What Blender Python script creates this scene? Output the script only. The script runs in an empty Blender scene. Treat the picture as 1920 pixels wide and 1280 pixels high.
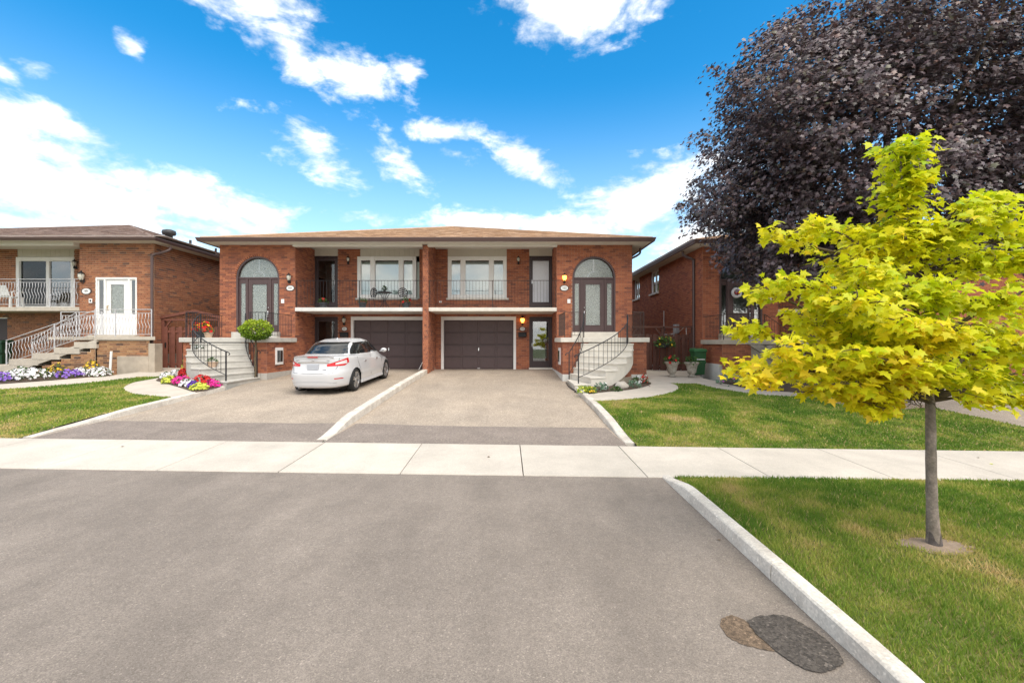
import bpy, bmesh, math, random
import numpy as np
from mathutils import Vector, Matrix
from mathutils.geometry import delaunay_2d_cdt
R = math.radians
rnd = random.Random(7)
sc = bpy.context.scene
col = sc.collection

# ---------------------------------------------------------------- camera
F, CX, CY, H = 853.33, 956.0, 640.0, 1.8       # focal length and principal point in photograph pixels, eye height
cam = bpy.data.cameras.new('camera'); camo = bpy.data.objects.new('camera', cam); col.objects.link(camo)
camo.location = (0, 0, H); camo.rotation_euler = (R(90), 0, 0)
cam.lens = 16; cam.sensor_width = 36; cam.shift_x = 4/1920; cam.clip_end = 2000; cam.clip_start = .05
sc.camera = camo
sc.render.engine = 'CYCLES'
sc.cycles.use_denoising = True
sc.cycles.max_bounces = 8; sc.cycles.transparent_max_bounces = 16
sc.view_settings.view_transform = 'Standard'; sc.view_settings.look = 'None'
sc.view_settings.gamma = 1; sc.view_settings.use_curve_mapping = False
sc.view_settings.exposure = 1.2

# ---------------------------------------------------------------- sun (veiled by cloud) and sky
SUN_EL, SUN_AZ = R(52), R(148)                 # azimuth clockwise from +Y (the view): behind and to the right
sun = bpy.data.lights.new('sun', 'SUN'); sun.energy = 1.5; sun.angle = R(50); sun.color = (1, .93, .82)
suno = bpy.data.objects.new('sun', sun); col.objects.link(suno)
sd = Vector((math.sin(SUN_AZ)*math.cos(SUN_EL), math.cos(SUN_AZ)*math.cos(SUN_EL), math.sin(SUN_EL)))
suno.rotation_euler = sd.to_track_quat('Z', 'Y').to_euler()
suno.location = sd*60

world = bpy.data.worlds.new('World'); sc.world = world; world.use_nodes = True
wt = world.node_tree; wt.nodes.clear()
def wn(t, **k):
    n = wt.nodes.new(t)
    for a, b in k.items(): setattr(n, a, b)
    return n
def wmath(op, a, b=None, c=None):
    n = wn('ShaderNodeMath', operation=op)
    for i, x in enumerate((a, b, c)):
        if x is None: continue
        if isinstance(x, (int, float)): n.inputs[i].default_value = x
        else: wt.links.new(x, n.inputs[i])
    return n.outputs[0]
def build_world():
    sky = wn('ShaderNodeTexSky', sky_type='NISHITA'); sky.sun_disc = False
    sky.sun_elevation = SUN_EL; sky.sun_rotation = SUN_AZ; sky.altitude = 100; sky.air_density = 1.0; sky.dust_density = .6; sky.ozone_density = 2.0
    hs = wn('ShaderNodeHueSaturation'); hs.inputs['Saturation'].default_value = SKY_SAT; hs.inputs['Hue'].default_value = SKY_HUE; hs.inputs['Value'].default_value = SKY_VAL
    wt.links.new(sky.outputs[0], hs.inputs['Color'])
    tc = wn('ShaderNodeTexCoord')
    sep = wn('ShaderNodeSeparateXYZ'); wt.links.new(tc.outputs['Generated'], sep.inputs[0])
    X, Y, Z = sep.outputs
    az = wmath('ARCTAN2', X, Y)
    el = wmath('ARCSINE', wmath('MINIMUM', wmath('MAXIMUM', Z, -1.0), 1.0))
    # billow noise on a flattened direction
    mp = wn('ShaderNodeMapping'); mp.inputs['Scale'].default_value = (1, 1, 1.9); wt.links.new(tc.outputs['Generated'], mp.inputs[0])
    def noise(scale, detail, rough, dist=0.0):
        n = wn('ShaderNodeTexNoise'); n.inputs['Scale'].default_value = scale; n.inputs['Detail'].default_value = detail
        n.inputs['Roughness'].default_value = rough; n.inputs['Distortion'].default_value = dist
        wt.links.new(mp.outputs[0], n.inputs['Vector']); return n.outputs['Fac']
    nA, nB, nC = noise(9, 5, .62, .4), noise(26, 4, .6, 0), noise(3.1, 4, .55, 0)
    # named clouds: direction, half sizes and tilt, all in degrees as seen from the ground
    best = None
    ae = wn('ShaderNodeCombineXYZ'); wt.links.new(az, ae.inputs[0]); wt.links.new(el, ae.inputs[1])
    for (caz, cel, ra, re, tilt, den) in CLOUDS:
        mpn = wn('ShaderNodeMapping', vector_type='TEXTURE'); wt.links.new(ae.outputs[0], mpn.inputs[0])
        mpn.inputs['Location'].default_value = (R(caz), R(cel), 0); mpn.inputs['Rotation'].default_value = (0, 0, R(tilt)); mpn.inputs['Scale'].default_value = (R(ra), R(re), 1)
        ln = wn('ShaderNodeVectorMath', operation='LENGTH'); wt.links.new(mpn.outputs[0], ln.inputs[0])
        m = wmath('MULTIPLY_ADD', ln.outputs['Value'], -den, den)
        best = m if best is None else wmath('MAXIMUM', best, m)
    nn = wmath('ADD', wmath('MULTIPLY', wmath('SUBTRACT', nA, .5), 4.2), wmath('MULTIPLY', wmath('SUBTRACT', nB, .5), 2.2))
    body = wmath('ADD', wmath('MAXIMUM', best, -1.6), nn)
    mr = wn('ShaderNodeMapRange', interpolation_type='SMOOTHSTEP'); mr.inputs['From Min'].default_value = -.35; mr.inputs['From Max'].default_value = 1.75
    wt.links.new(body, mr.inputs['Value'])
    # cloud over the unseen rest of the sky, thickened to whiten the ambient light
    away = wn('ShaderNodeMapRange', interpolation_type='SMOOTHSTEP'); away.inputs['From Min'].default_value = R(54); away.inputs['From Max'].default_value = R(75)
    wt.links.new(wmath('ABSOLUTE', az), away.inputs['Value'])
    high = wn('ShaderNodeMapRange', interpolation_type='SMOOTHSTEP'); high.inputs['From Min'].default_value = R(38); high.inputs['From Max'].default_value = R(52)
    wt.links.new(el, high.inputs['Value'])
    rest = wmath('MAXIMUM', away.outputs[0], high.outputs[0])
    fb = wn('ShaderNodeMapRange', interpolation_type='SMOOTHSTEP'); fb.inputs['From Min'].default_value = .34; fb.inputs['From Max'].default_value = .54
    wt.links.new(wmath('ADD', wmath('MULTIPLY', nC, .75), wmath('MULTIPLY', nA, .25)), fb.inputs['Value'])
    cl = wmath('MAXIMUM', mr.outputs[0], wmath('MULTIPLY', fb.outputs[0], rest))
    # thin brightening towards the horizon
    hz = wn('ShaderNodeMapRange', interpolation_type='SMOOTHSTEP'); hz.inputs['From Min'].default_value = R(30); hz.inputs['From Max'].default_value = R(-2)
    hz.inputs['To Max'].default_value = .62
    wt.links.new(el, hz.inputs['Value'])
    pale = wn('ShaderNodeMix', data_type='RGBA'); wt.links.new(hz.outputs[0], pale.inputs[0])
    wt.links.new(hs.outputs[0], pale.inputs[6]); pale.inputs[7].default_value = HAZE
    # cloud tops white, hollows a little blue grey
    shade = wn('ShaderNodeMapRange'); shade.inputs['From Min'].default_value = .36; shade.inputs['From Max'].default_value = .58
    wt.links.new(wmath('ADD', wmath('MULTIPLY', nC, .55), wmath('MULTIPLY', nA, .45)), shade.inputs['Value'])
    cc = wn('ShaderNodeMix', data_type='RGBA'); wt.links.new(shade.outputs[0], cc.inputs[0])
    cc.inputs[6].default_value = CLOUD_LO; cc.inputs[7].default_value = CLOUD_HI
    mx = wn('ShaderNodeMix', data_type='RGBA'); wt.links.new(cl, mx.inputs[0])
    wt.links.new(pale.outputs[2], mx.inputs[6]); wt.links.new(cc.outputs[2], mx.inputs[7])
    bg = wn('ShaderNodeBackground'); bg.inputs['Strength'].default_value = .1
    wt.links.new(mx.outputs[2], bg.inputs['Color'])
    out = wn('ShaderNodeOutputWorld'); wt.links.new(bg.outputs[0], out.inputs[0])
SKY_SAT, SKY_HUE, SKY_VAL = 1.45, .49, 1.17
HAZE = (4.9, 5.5, 5.9, 1); CLOUD_LO = (3.3, 3.9, 4.5, 1); CLOUD_HI = (9.2, 8.7, 8.1, 1)
def cpx(px, py, hw, hh, tilt=0, den=2.2):       # a cloud read off the photograph as a direction and an angular size
    x, z = (px-CX)/F, (CY-py)/F
    k = math.cos(math.atan(x))
    return (math.degrees(math.atan(x)), math.degrees(math.atan(z*k)), math.degrees(hw/F*k*k), math.degrees(hh/F*k), tilt, den)
CLOUDS = [cpx(1085, 0, 165, 58, -4, 2.2), cpx(545, 85, 74, 46, -35, 1.35), cpx(660, 135, 92, 30, -14, 1.45), cpx(480, 0, 115, 34, 8, 1.6),
          cpx(60, 218, 170, 34, -4, 1.9), cpx(90, 335, 300, 95, -12, 2.0), cpx(370, 378, 230, 52, -10, 1.9), cpx(60, 425, 300, 26, -2, 1.2), cpx(430, 425, 190, 30, 0, 1.1),
          cpx(595, 278, 82, 34, -32, .85), cpx(745, 302, 62, 28, -30, .9), cpx(830, 250, 64, 18, 4, 1.6), cpx(855, 290, 42, 14, -6, 1.1),
          cpx(995, 305, 75, 27, -24, 1.6), cpx(1190, 390, 130, 62, 14, 1.9), cpx(1280, 345, 130, 62, 8, 1.8), cpx(905, 415, 105, 26, -4, 1.7),
          cpx(1070, 432, 100, 40, 6, 1.6), cpx(690, 408, 56, 12, 0, 1.1), cpx(768, 138, 28, 18, -10, 1.1), cpx(252, 82, 22, 16, -30, .7),
          cpx(1330, 460, 150, 90, 0, 1.9), cpx(5, 135, 36, 18, 0, .9), cpx(55, 130, 34, 12, 0, .7)]
build_world()
world.cycles.sampling_method = 'MANUAL'; world.cycles.sample_map_resolution = 256

# ---------------------------------------------------------------- terrain shape
def sm(a, b, x):
    t = min(1, max(0, (x-a)/(b-a))); return t*t*(3-2*t)
def prof(y):
    if y < 6.17: return 0.0
    if y < 7.78: return .05*(y-6.17)/1.61
    return min(.05+.0522*(y-7.78), .60)
def gz(x, y):
    flat = sm(13, 18, y)*sm(-13.5, -10, x)*(1-sm(3, 6.5, x))
    return prof(y)-.009*max(-22, min(22, x))*(1-flat)+.029*flat
def lawn_up(x, y):
    return .11*sm(7.6, 9.6, y) if y > 7 else .10*sm(-6.25, -5.3, -y)-.05*sm(-3.7, -2.2, -y)
def lz(x, y): return gz(x, y)+lawn_up(x, y)
def P(px, py, f=gz, add=0.0):                    # where the sight line through a photograph pixel meets the terrain
    X, Y = 0.0, 10.0
    for _ in range(80):
        d = H-f(X, Y)-add
        Yn = F*d/(py-CY); Y = .5*Y+.5*Yn; X = (px-CX)*Y/F
    return (X, Y)
def at(px, py, Y):                               # world X and Z of a pixel on the vertical plane at depth Y
    return ((px-CX)*Y/F, H+(CY-py)*Y/F)

# ---------------------------------------------------------------- materials
MATS = {}
def M(name, c, rough=.8, var=.12, vs=4.0, bump=0.0, bs=60.0, metal=0.0, spec=.4, c2=None, fine=0.0, fs=120.0, ramp=None, emit=0, detail=5, coat=0, trans=0, tint=None, speck=0.0, ss=70.0, objv=0.0, wear=0.0):
    m = bpy.data.materials.new(name); m.use_nodes = True; MATS[name] = m
    nt = m.node_tree; b = nt.nodes['Principled BSDF']
    b.inputs['Roughness'].default_value = rough; b.inputs['Metallic'].default_value = metal; b.inputs['Specular IOR Level'].default_value = spec
    if coat: b.inputs['Coat Weight'].default_value = coat; b.inputs['Coat Roughness'].default_value = .04
    tc = nt.nodes.new('ShaderNodeTexCoord'); L = nt.links.new
    def noise(s, d=5, r=.6):
        n = nt.nodes.new('ShaderNodeTexNoise'); n.inputs['Scale'].default_value = s; n.inputs['Detail'].default_value = d; n.inputs['Roughness'].default_value = r
        L(tc.outputs['Object'], n.inputs['Vector']); return n.outputs['Fac']
    def mixc(fac, a, bb, mode='MIX'):
        x = nt.nodes.new('ShaderNodeMix'); x.data_type = 'RGBA'; x.blend_type = mode
        if isinstance(fac, float): x.inputs[0].default_value = fac
        else: L(fac, x.inputs[0])
        for i, v in ((6, a), (7, bb)):
            if isinstance(v, tuple): x.inputs[i].default_value = (*v[:3], 1)
            else: L(v, x.inputs[i])
        return x.outputs[2]
    def mrange(v, a, bb, c0=0., c1=1.):
        n = nt.nodes.new('ShaderNodeMapRange'); n.inputs[1].default_value = a; n.inputs[2].default_value = bb; n.inputs[3].default_value = c0; n.inputs[4].default_value = c1
        L(v, n.inputs[0]); return n.outputs[0]
    if ramp:
        at_ = nt.nodes.new('ShaderNodeAttribute'); at_.attribute_name = 'tone'
        cr = nt.nodes.new('ShaderNodeValToRGB'); e = cr.color_ramp.elements
        while len(e) < len(ramp): e.new(.5)
        for i, (p, cc) in enumerate(ramp): e[i].position = p; e[i].color = (*cc, 1)
        L(at_.outputs['Fac'], cr.inputs[0]); base = cr.outputs[0]
    else:
        base = tuple(c)
    if c2: base = mixc(mrange(noise(vs, detail), .38, .62), base, tuple(c2))
    if var:
        n = mrange(noise(vs*1.7, detail), .3, .7, 1-var, 1+var)
        g = nt.nodes.new('ShaderNodeCombineColor'); [L(n, g.inputs[i]) for i in range(3)]
        base = mixc(1.0, base, g.outputs[0], 'MULTIPLY')
    if fine:
        n = mrange(noise(fs, 3, .7), .3, .7, 1-fine, 1+fine)
        g = nt.nodes.new('ShaderNodeCombineColor'); [L(n, g.inputs[i]) for i in range(3)]
        base = mixc(1.0, base, g.outputs[0], 'MULTIPLY')
    if objv:                                      # each piece a little lighter or darker than its neighbour
        oi = nt.nodes.new('ShaderNodeObjectInfo'); n = mrange(oi.outputs['Random'], 0, 1, 1-objv, 1+objv)
        g = nt.nodes.new('ShaderNodeCombineColor'); [L(n, g.inputs[i]) for i in range(3)]
        base = mixc(1.0, base, g.outputs[0], 'MULTIPLY')
    if wear:                                      # long faint tracks and coarser, open-textured areas
        mp_ = nt.nodes.new('ShaderNodeMapping'); mp_.inputs['Rotation'].default_value = (0, 0, .5); mp_.inputs['Scale'].default_value = (1.6, .45, 1); L(tc.outputs['Object'], mp_.inputs[0])
        n1 = nt.nodes.new('ShaderNodeTexNoise'); n1.inputs['Scale'].default_value = 1.1; n1.inputs['Detail'].default_value = 6; n1.inputs['Roughness'].default_value = .65; L(mp_.outputs[0], n1.inputs['Vector'])
        n2 = mrange(n1.outputs['Fac'], .3, .7, 1-wear, 1+wear); n3 = mrange(noise(14, 4, .7), .3, .7, 1-wear*.6, 1+wear*.6)
        pr = nt.nodes.new('ShaderNodeMath'); pr.operation = 'MULTIPLY'; L(n2, pr.inputs[0]); L(n3, pr.inputs[1])
        g = nt.nodes.new('ShaderNodeCombineColor'); [L(pr.outputs[0], g.inputs[i]) for i in range(3)]
        base = mixc(1.0, base, g.outputs[0], 'MULTIPLY')
    if speck:                                     # stones of the aggregate, pale and dark
        vo = nt.nodes.new('ShaderNodeTexVoronoi'); vo.inputs['Scale'].default_value = ss; L(tc.outputs['Object'], vo.inputs['Vector'])
        sp = nt.nodes.new('ShaderNodeSeparateColor'); L(vo.outputs['Color'], sp.inputs[0])
        n = mrange(sp.outputs[0], 0, 1, 1-speck, 1+speck)
        big = mrange(sp.outputs[1], .965, .98, 0, 2.6*speck)
        ad = nt.nodes.new('ShaderNodeMath'); ad.operation = 'ADD'; L(n, ad.inputs[0]); L(big, ad.inputs[1])
        g = nt.nodes.new('ShaderNodeCombineColor'); [L(ad.outputs[0], g.inputs[i]) for i in range(3)]
        base = mixc(1.0, base, g.outputs[0], 'MULTIPLY')
    if isinstance(base, tuple): b.inputs['Base Color'].default_value = (*base[:3], 1)
    else: L(base, b.inputs['Base Color'])
    if bump:
        bn = nt.nodes.new('ShaderNodeBump'); bn.inputs['Strength'].default_value = 1; bn.inputs['Distance'].default_value = bump
        L(noise(bs, 4, .65), bn.inputs['Height']); L(bn.outputs[0], b.inputs['Normal'])
    if emit:
        b.inputs['Emission Strength'].default_value = emit
        b.inputs['Emission Color'].default_value = (*c[:3], 1)
    if trans:
        tr = nt.nodes.new('ShaderNodeBsdfTranslucent'); ms = nt.nodes.new('ShaderNodeMixShader'); ms.inputs[0].default_value = trans
        if isinstance(base, tuple): tr.inputs[0].default_value = (*base[:3], 1)
        else: L(base, tr.inputs[0])
        L(b.outputs[0], ms.inputs[1]); L(tr.outputs[0], ms.inputs[2]); L(ms.outputs[0], nt.nodes['Material Output'].inputs[0])
    return m
def glass(name, tint=(.9, .95, .95), refl=1.0, rough=.02, body=0.0, bodyc=(.5, .55, .55), etch=0.0):
    m = bpy.data.materials.new(name); m.use_nodes = True; MATS[name] = m; nt = m.node_tree; nt.nodes.clear(); L = nt.links.new
    out = nt.nodes.new('ShaderNodeOutputMaterial'); t = nt.nodes.new('ShaderNodeBsdfTransparent'); t.inputs[0].default_value = (*tint, 1)
    g = nt.nodes.new('ShaderNodeBsdfGlossy'); g.inputs['Roughness'].default_value = rough
    fr = nt.nodes.new('ShaderNodeFresnel'); fr.inputs[0].default_value = 1.52
    mu = nt.nodes.new('ShaderNodeMath'); mu.operation = 'MULTIPLY_ADD'; mu.use_clamp = True; L(fr.outputs[0], mu.inputs[0]); mu.inputs[1].default_value = refl*1.7; mu.inputs[2].default_value = 0
    base = t.outputs[0]
    tc = nt.nodes.new('ShaderNodeTexCoord')
    if body or etch:
        d = nt.nodes.new('ShaderNodeBsdfDiffuse'); d.inputs[0].default_value = (*bodyc, 1)
        mb = nt.nodes.new('ShaderNodeMixShader'); mb.inputs[0].default_value = body
        if etch:
            v = nt.nodes.new('ShaderNodeTexVoronoi'); v.feature = 'DISTANCE_TO_EDGE'; v.inputs['Scale'].default_value = 11
            ns = nt.nodes.new('ShaderNodeTexNoise'); ns.inputs['Scale'].default_value = 5; L(tc.outputs['Object'], ns.inputs['Vector'])
            va = nt.nodes.new('ShaderNodeVectorMath'); va.operation = 'ADD'; L(tc.outputs['Object'], va.inputs[0]); L(ns.outputs['Color'], va.inputs[1]); L(va.outputs[0], v.inputs['Vector'])
            mr = nt.nodes.new('ShaderNodeMapRange'); mr.inputs[1].default_value = .0; mr.inputs[2].default_value = .12; mr.inputs[3].default_value = min(1, body+etch); mr.inputs[4].default_value = body
            L(v.outputs[0], mr.inputs[0]); L(mr.outputs[0], mb.inputs[0])
        L(t.outputs[0], mb.inputs[1]); L(d.outputs[0], mb.inputs[2]); base = mb.outputs[0]
    ms = nt.nodes.new('ShaderNodeMixShader'); L(mu.outputs[0], ms.inputs[0]); L(base, ms.inputs[1]); L(g.outputs[0], ms.inputs[2]); L(ms.outputs[0], out.inputs[0])
    if etch:
        bn = nt.nodes.new('ShaderNodeBump'); bn.inputs['Strength'].default_value = .25; bn.inputs['Distance'].default_value = .01
        n2 = nt.nodes.new('ShaderNodeTexNoise'); n2.inputs['Scale'].default_value = 22; n2.inputs['Detail'].default_value = 3
        L(tc.outputs['Object'], n2.inputs['Vector']); L(n2.outputs[0], bn.inputs['Height']); L(bn.outputs[0], g.inputs['Normal'])
    return m

M('asphalt', (.208, .177, .151), .88, .12, .55, .004, 190, fine=.30, fs=150, c2=(.240, .204, .174), speck=.17, ss=115, wear=.12)
M('old_asphalt', (.375, .31, .245), .9, .09, .7, .004, 170, fine=.28, fs=120, c2=(.335, .28, .225), speck=.24, ss=62, wear=.10)
M('dark_asphalt', (.225, .188, .162), .88, .14, 1.1, .003, 190, fine=.16, fs=150, speck=.22, ss=60)
M('tar', (.075, .064, .055), .8, .18, 7, .005, 150, fine=.4, fs=150, speck=.45, ss=75)
M('tar_brown', (.145, .102, .068), .85, .18, 7, .005, 150, fine=.4, fs=150, speck=.4, ss=75)
M('sidewalk', (.50, .455, .395), .85, .09, .9, .0015, 120, fine=.07, fs=70, c2=(.54, .49, .425), speck=.06, ss=90, objv=.05, wear=.05)
M('path', (.50, .45, .385), .88, .10, 1.5, .001, 120, fine=.06, fs=70)
M('kerb', (.62, .58, .52), .85, .14, 2.2, .004, 45, fine=.12, fs=60, c2=(.50, .455, .40), speck=.10, ss=60, objv=.05)
M('step_l', (.50, .48, .44), .85, .12, 2.5, .001, 80, fine=.06, fs=60)
M('step_r', (.66, .62, .55), .85, .09, 2.5, .001, 80, fine=.05, fs=60)
M('step_t', (.47, .42, .35), .85, .12, 2.5, .001, 80, fine=.05, fs=60)
M('parge', (.46, .435, .40), .9, .10, 2.0, .002, 60)
M('parge_white', (.66, .65, .62), .85, .08, 2.0, .001, 60)
M('parge_tan', (.40, .34, .27), .9, .16, 2.0, .003, 50)
M('soil', (.085, .058, .040), .95, .3, 9, .01, 60)
M('bare_soil', (.29, .22, .165), .95, .22, 7, .006, 60, fine=.2, fs=80)
M('ground', (.09, .11, .04), .95, .2, 1)
M('lawn', (.10, .135, .03), .95, .25, 1.3, .01, 90, c2=(.20, .18, .06), fine=.3, fs=60)
M('grass', (0, 0, 0), .75, 0, spec=.2, trans=.35, ramp=[(0, (.115, .22, .028)), (.3, (.225, .32, .045)), (.55, (.37, .39, .08)), (.8, (.54, .44, .16)), (1, (.64, .47, .24))])
# bricks
M('mortar_m', (.40, .25, .18), .95, .12, 6)
M('brick_m', (0, 0, 0), .9, .08, 9, .002, 90, fine=.10, fs=60, ramp=[(0, (.20, .080, .055)), (.25, (.265, .097, .062)), (.5, (.335, .118, .066)), (.75, (.395, .142, .075)), (1, (.45, .172, .088))])
M('mortar_l', (.58, .45, .33), .95, .12, 6)
M('brick_l', (0, 0, 0), .9, .10, 9, .002, 90, fine=.12, fs=60, ramp=[(0, (.16, .085, .062)), (.14, (.23, .10, .06)), (.45, (.31, .125, .066)), (.8, (.37, .15, .075)), (1, (.41, .185, .095))])
M('brick_lb', (0, 0, 0), .9, .10, 9, .002, 90, fine=.12, fs=60, ramp=[(0, (.10, .06, .045)), (.2, (.19, .10, .06)), (.5, (.33, .17, .085)), (.8, (.40, .225, .11)), (1, (.34, .14, .07))])
M('mortar_r', (.46, .27, .19), .95, .12, 6)
M('brick_r', (0, 0, 0), .9, .08, 9, .002, 90, fine=.10, fs=60, ramp=[(0, (.22, .078, .05)), (.3, (.31, .10, .056)), (.7, (.37, .122, .062)), (1, (.42, .15, .075))])
M('shingle_m', (0, 0, 0), .95, .15, 3, .003, 120, fine=.25, fs=90, ramp=[(0, (.31, .20, .13)), (.5, (.41, .275, .18)), (1, (.52, .36, .24))])
M('shingle_l', (0, 0, 0), .95, .15, 3, .003, 120, fine=.25, fs=90, ramp=[(0, (.16, .11, .095)), (.5, (.23, .165, .14)), (1, (.31, .235, .20))])
M('gutter', (.095, .058, .052), .4, .04, 2, spec=.5)
M('soffit', (.66, .63, .57), .6, .03, 2)
M('siding', (.60, .565, .49), .6, .03, 2)
M('white_frame', (.84, .835, .81), .45, .02, 2)
M('white_paint', (.80, .79, .78), .5, .03, 3)
M('door_brown', (.092, .058, .058), .42, .07, 3, .0006, 40)
M('door_dark', (.055, .038, .040), .4, .07, 3)
M('garage', (.090, .060, .060), .5, .07, 3, .0006, 50)
M('iron', (.016, .016, .020), .45, .05, 8, spec=.5)
M('iron_brown', (.055, .036, .030), .5, .05, 8)
M('silver_rail', (.60, .60, .62), .4, .05, 8, metal=.25)
M('brass', (.45, .30, .12), .35, .08, 8, metal=.7)
M('chrome', (.75, .75, .76), .18, .02, 4, metal=1)
M('black', (.012, .012, .013), .5, .05, 4)
M('lamp_lit', (1.0, .42, .06), .4, 0, emit=3.0)
M('lamp_glass', (.55, .53, .45), .15, .1, 8, spec=.6)
M('plaque', (.78, .77, .74), .4, .02, 4)
M('plaque_dark', (.06, .045, .045), .5, .05, 4)
M('ink', (.05, .05, .06), .6, 0)
M('fence_l', (.165, .058, .038), .8, .12, 3, .002, 60, objv=.10)
M('fence_r', (.105, .046, .034), .8, .14, 3, .002, 60, objv=.10)
M('blind', (.70, .74, .73), .8, .03, 3)
M('blind_g', (.66, .74, .68), .8, .03, 3)
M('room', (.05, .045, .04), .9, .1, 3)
M('curtain', (.62, .52, .28), .9, .08, 3)
M('curtain_dk', (.13, .13, .11), .9, .1, 3)
M('lace', (.62, .64, .62), .8, .12, 14)
glass('pane', refl=.8); glass('pane_soft', refl=2.8)
glass('etched', (.60, .66, .63), 1.3, .10, .30, (.50, .54, .50), .45)
glass('frosted', (.9, .9, .92), .8, .15, .75, (.74, .77, .82), .12)
M('bark', (.27, .22, .19), .9, .22, 11, .006, 45, c2=(.17, .145, .12), fine=.25, fs=55)
M('bark_base', (.10, .085, .08), .9, .3, 16, .008, 40)
M('bark_dark', (.075, .055, .045), .95, .25, 9, .01, 30)
M('twig', (.10, .075, .045), .9, .15, 9)
M('leaf_y', (0, 0, 0), .45, 0, spec=.35, trans=.5, ramp=[(0, (.30, .48, .012)), (.3, (.56, .64, .014)), (.6, (.78, .72, .02)), (.85, (.88, .68, .035)), (1, (.86, .50, .06))])
M('leaf_p', (0, 0, 0), .34, 0, spec=.55, trans=.10, ramp=[(0, (.030, .030, .022)), (.35, (.075, .052, .058)), (.7, (.125, .088, .098)), (.9, (.16, .085, .07)), (1, (.09, .085, .045))])
M('leaf_t', (0, 0, 0), .5, 0, spec=.35, trans=.25, ramp=[(0, (.05, .12, .012)), (.5, (.22, .34, .02)), (1, (.50, .56, .05))])
M('leaf_g', (0, 0, 0), .55, 0, spec=.3, trans=.2, ramp=[(0, (.018, .05, .014)), (.5, (.045, .11, .022)), (1, (.11, .20, .04))])
M('leaf_hosta', (0, 0, 0), .5, 0, spec=.35, trans=.15, ramp=[(0, (.06, .13, .08)), (.5, (.12, .22, .14)), (1, (.25, .36, .25))])
for nm, c in dict(white=(.80, .79, .80), magenta=(.75, .03, .32), purple=(.30, .16, .62), yellow=(.80, .52, .03), red=(.62, .02, .02), lime=(.62, .66, .10), pink=(.55, .10, .42), violet=(.16, .06, .45)).items():
    M('fl_'+nm, c, .6, .10, 20, trans=.2)
M('terracotta', (.50, .36, .26), .85, .10, 6, .001, 60)
M('pot_dark', (.045, .05, .055), .5, .1, 6)
M('urn', (.42, .38, .32), .9, .22, 9, .004, 40, c2=(.30, .27, .22))
M('rock', (.46, .42, .37), .9, .15, 5, .01, 14)
M('bin', (.022, .105, .035), .5, .08, 4)
M('bin_dk', (.012, .045, .022), .5, .08, 4)
M('plastic_white', (.72, .72, .70), .5, .04, 4)
M('meter', (.42, .43, .44), .4, .06, 4, metal=.3)
M('vent', (.04, .042, .045), .5, .1, 6)
# car
M('paint', (.56, .565, .58), .22, 0, coat=.8, spec=.5)
M('car_glass', (.012, .016, .018), .04, 0, spec=.8)
M('car_trim', (.02, .02, .022), .45, 0)
M('tyre', (.018, .018, .019), .8, .1, 20)
M('alloy', (.62, .62, .63), .28, .02, 5, metal=.9)
M('tail_red', (.55, .008, .012), .12, 0, coat=.6)
M('tail_clear', (.62, .56, .56), .12, .15, 30, coat=.6)
M('plate', (.40, .42, .46), .5, .02, 5)
M('seat_in', (.03, .03, .032), .8, .1, 5)

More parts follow.
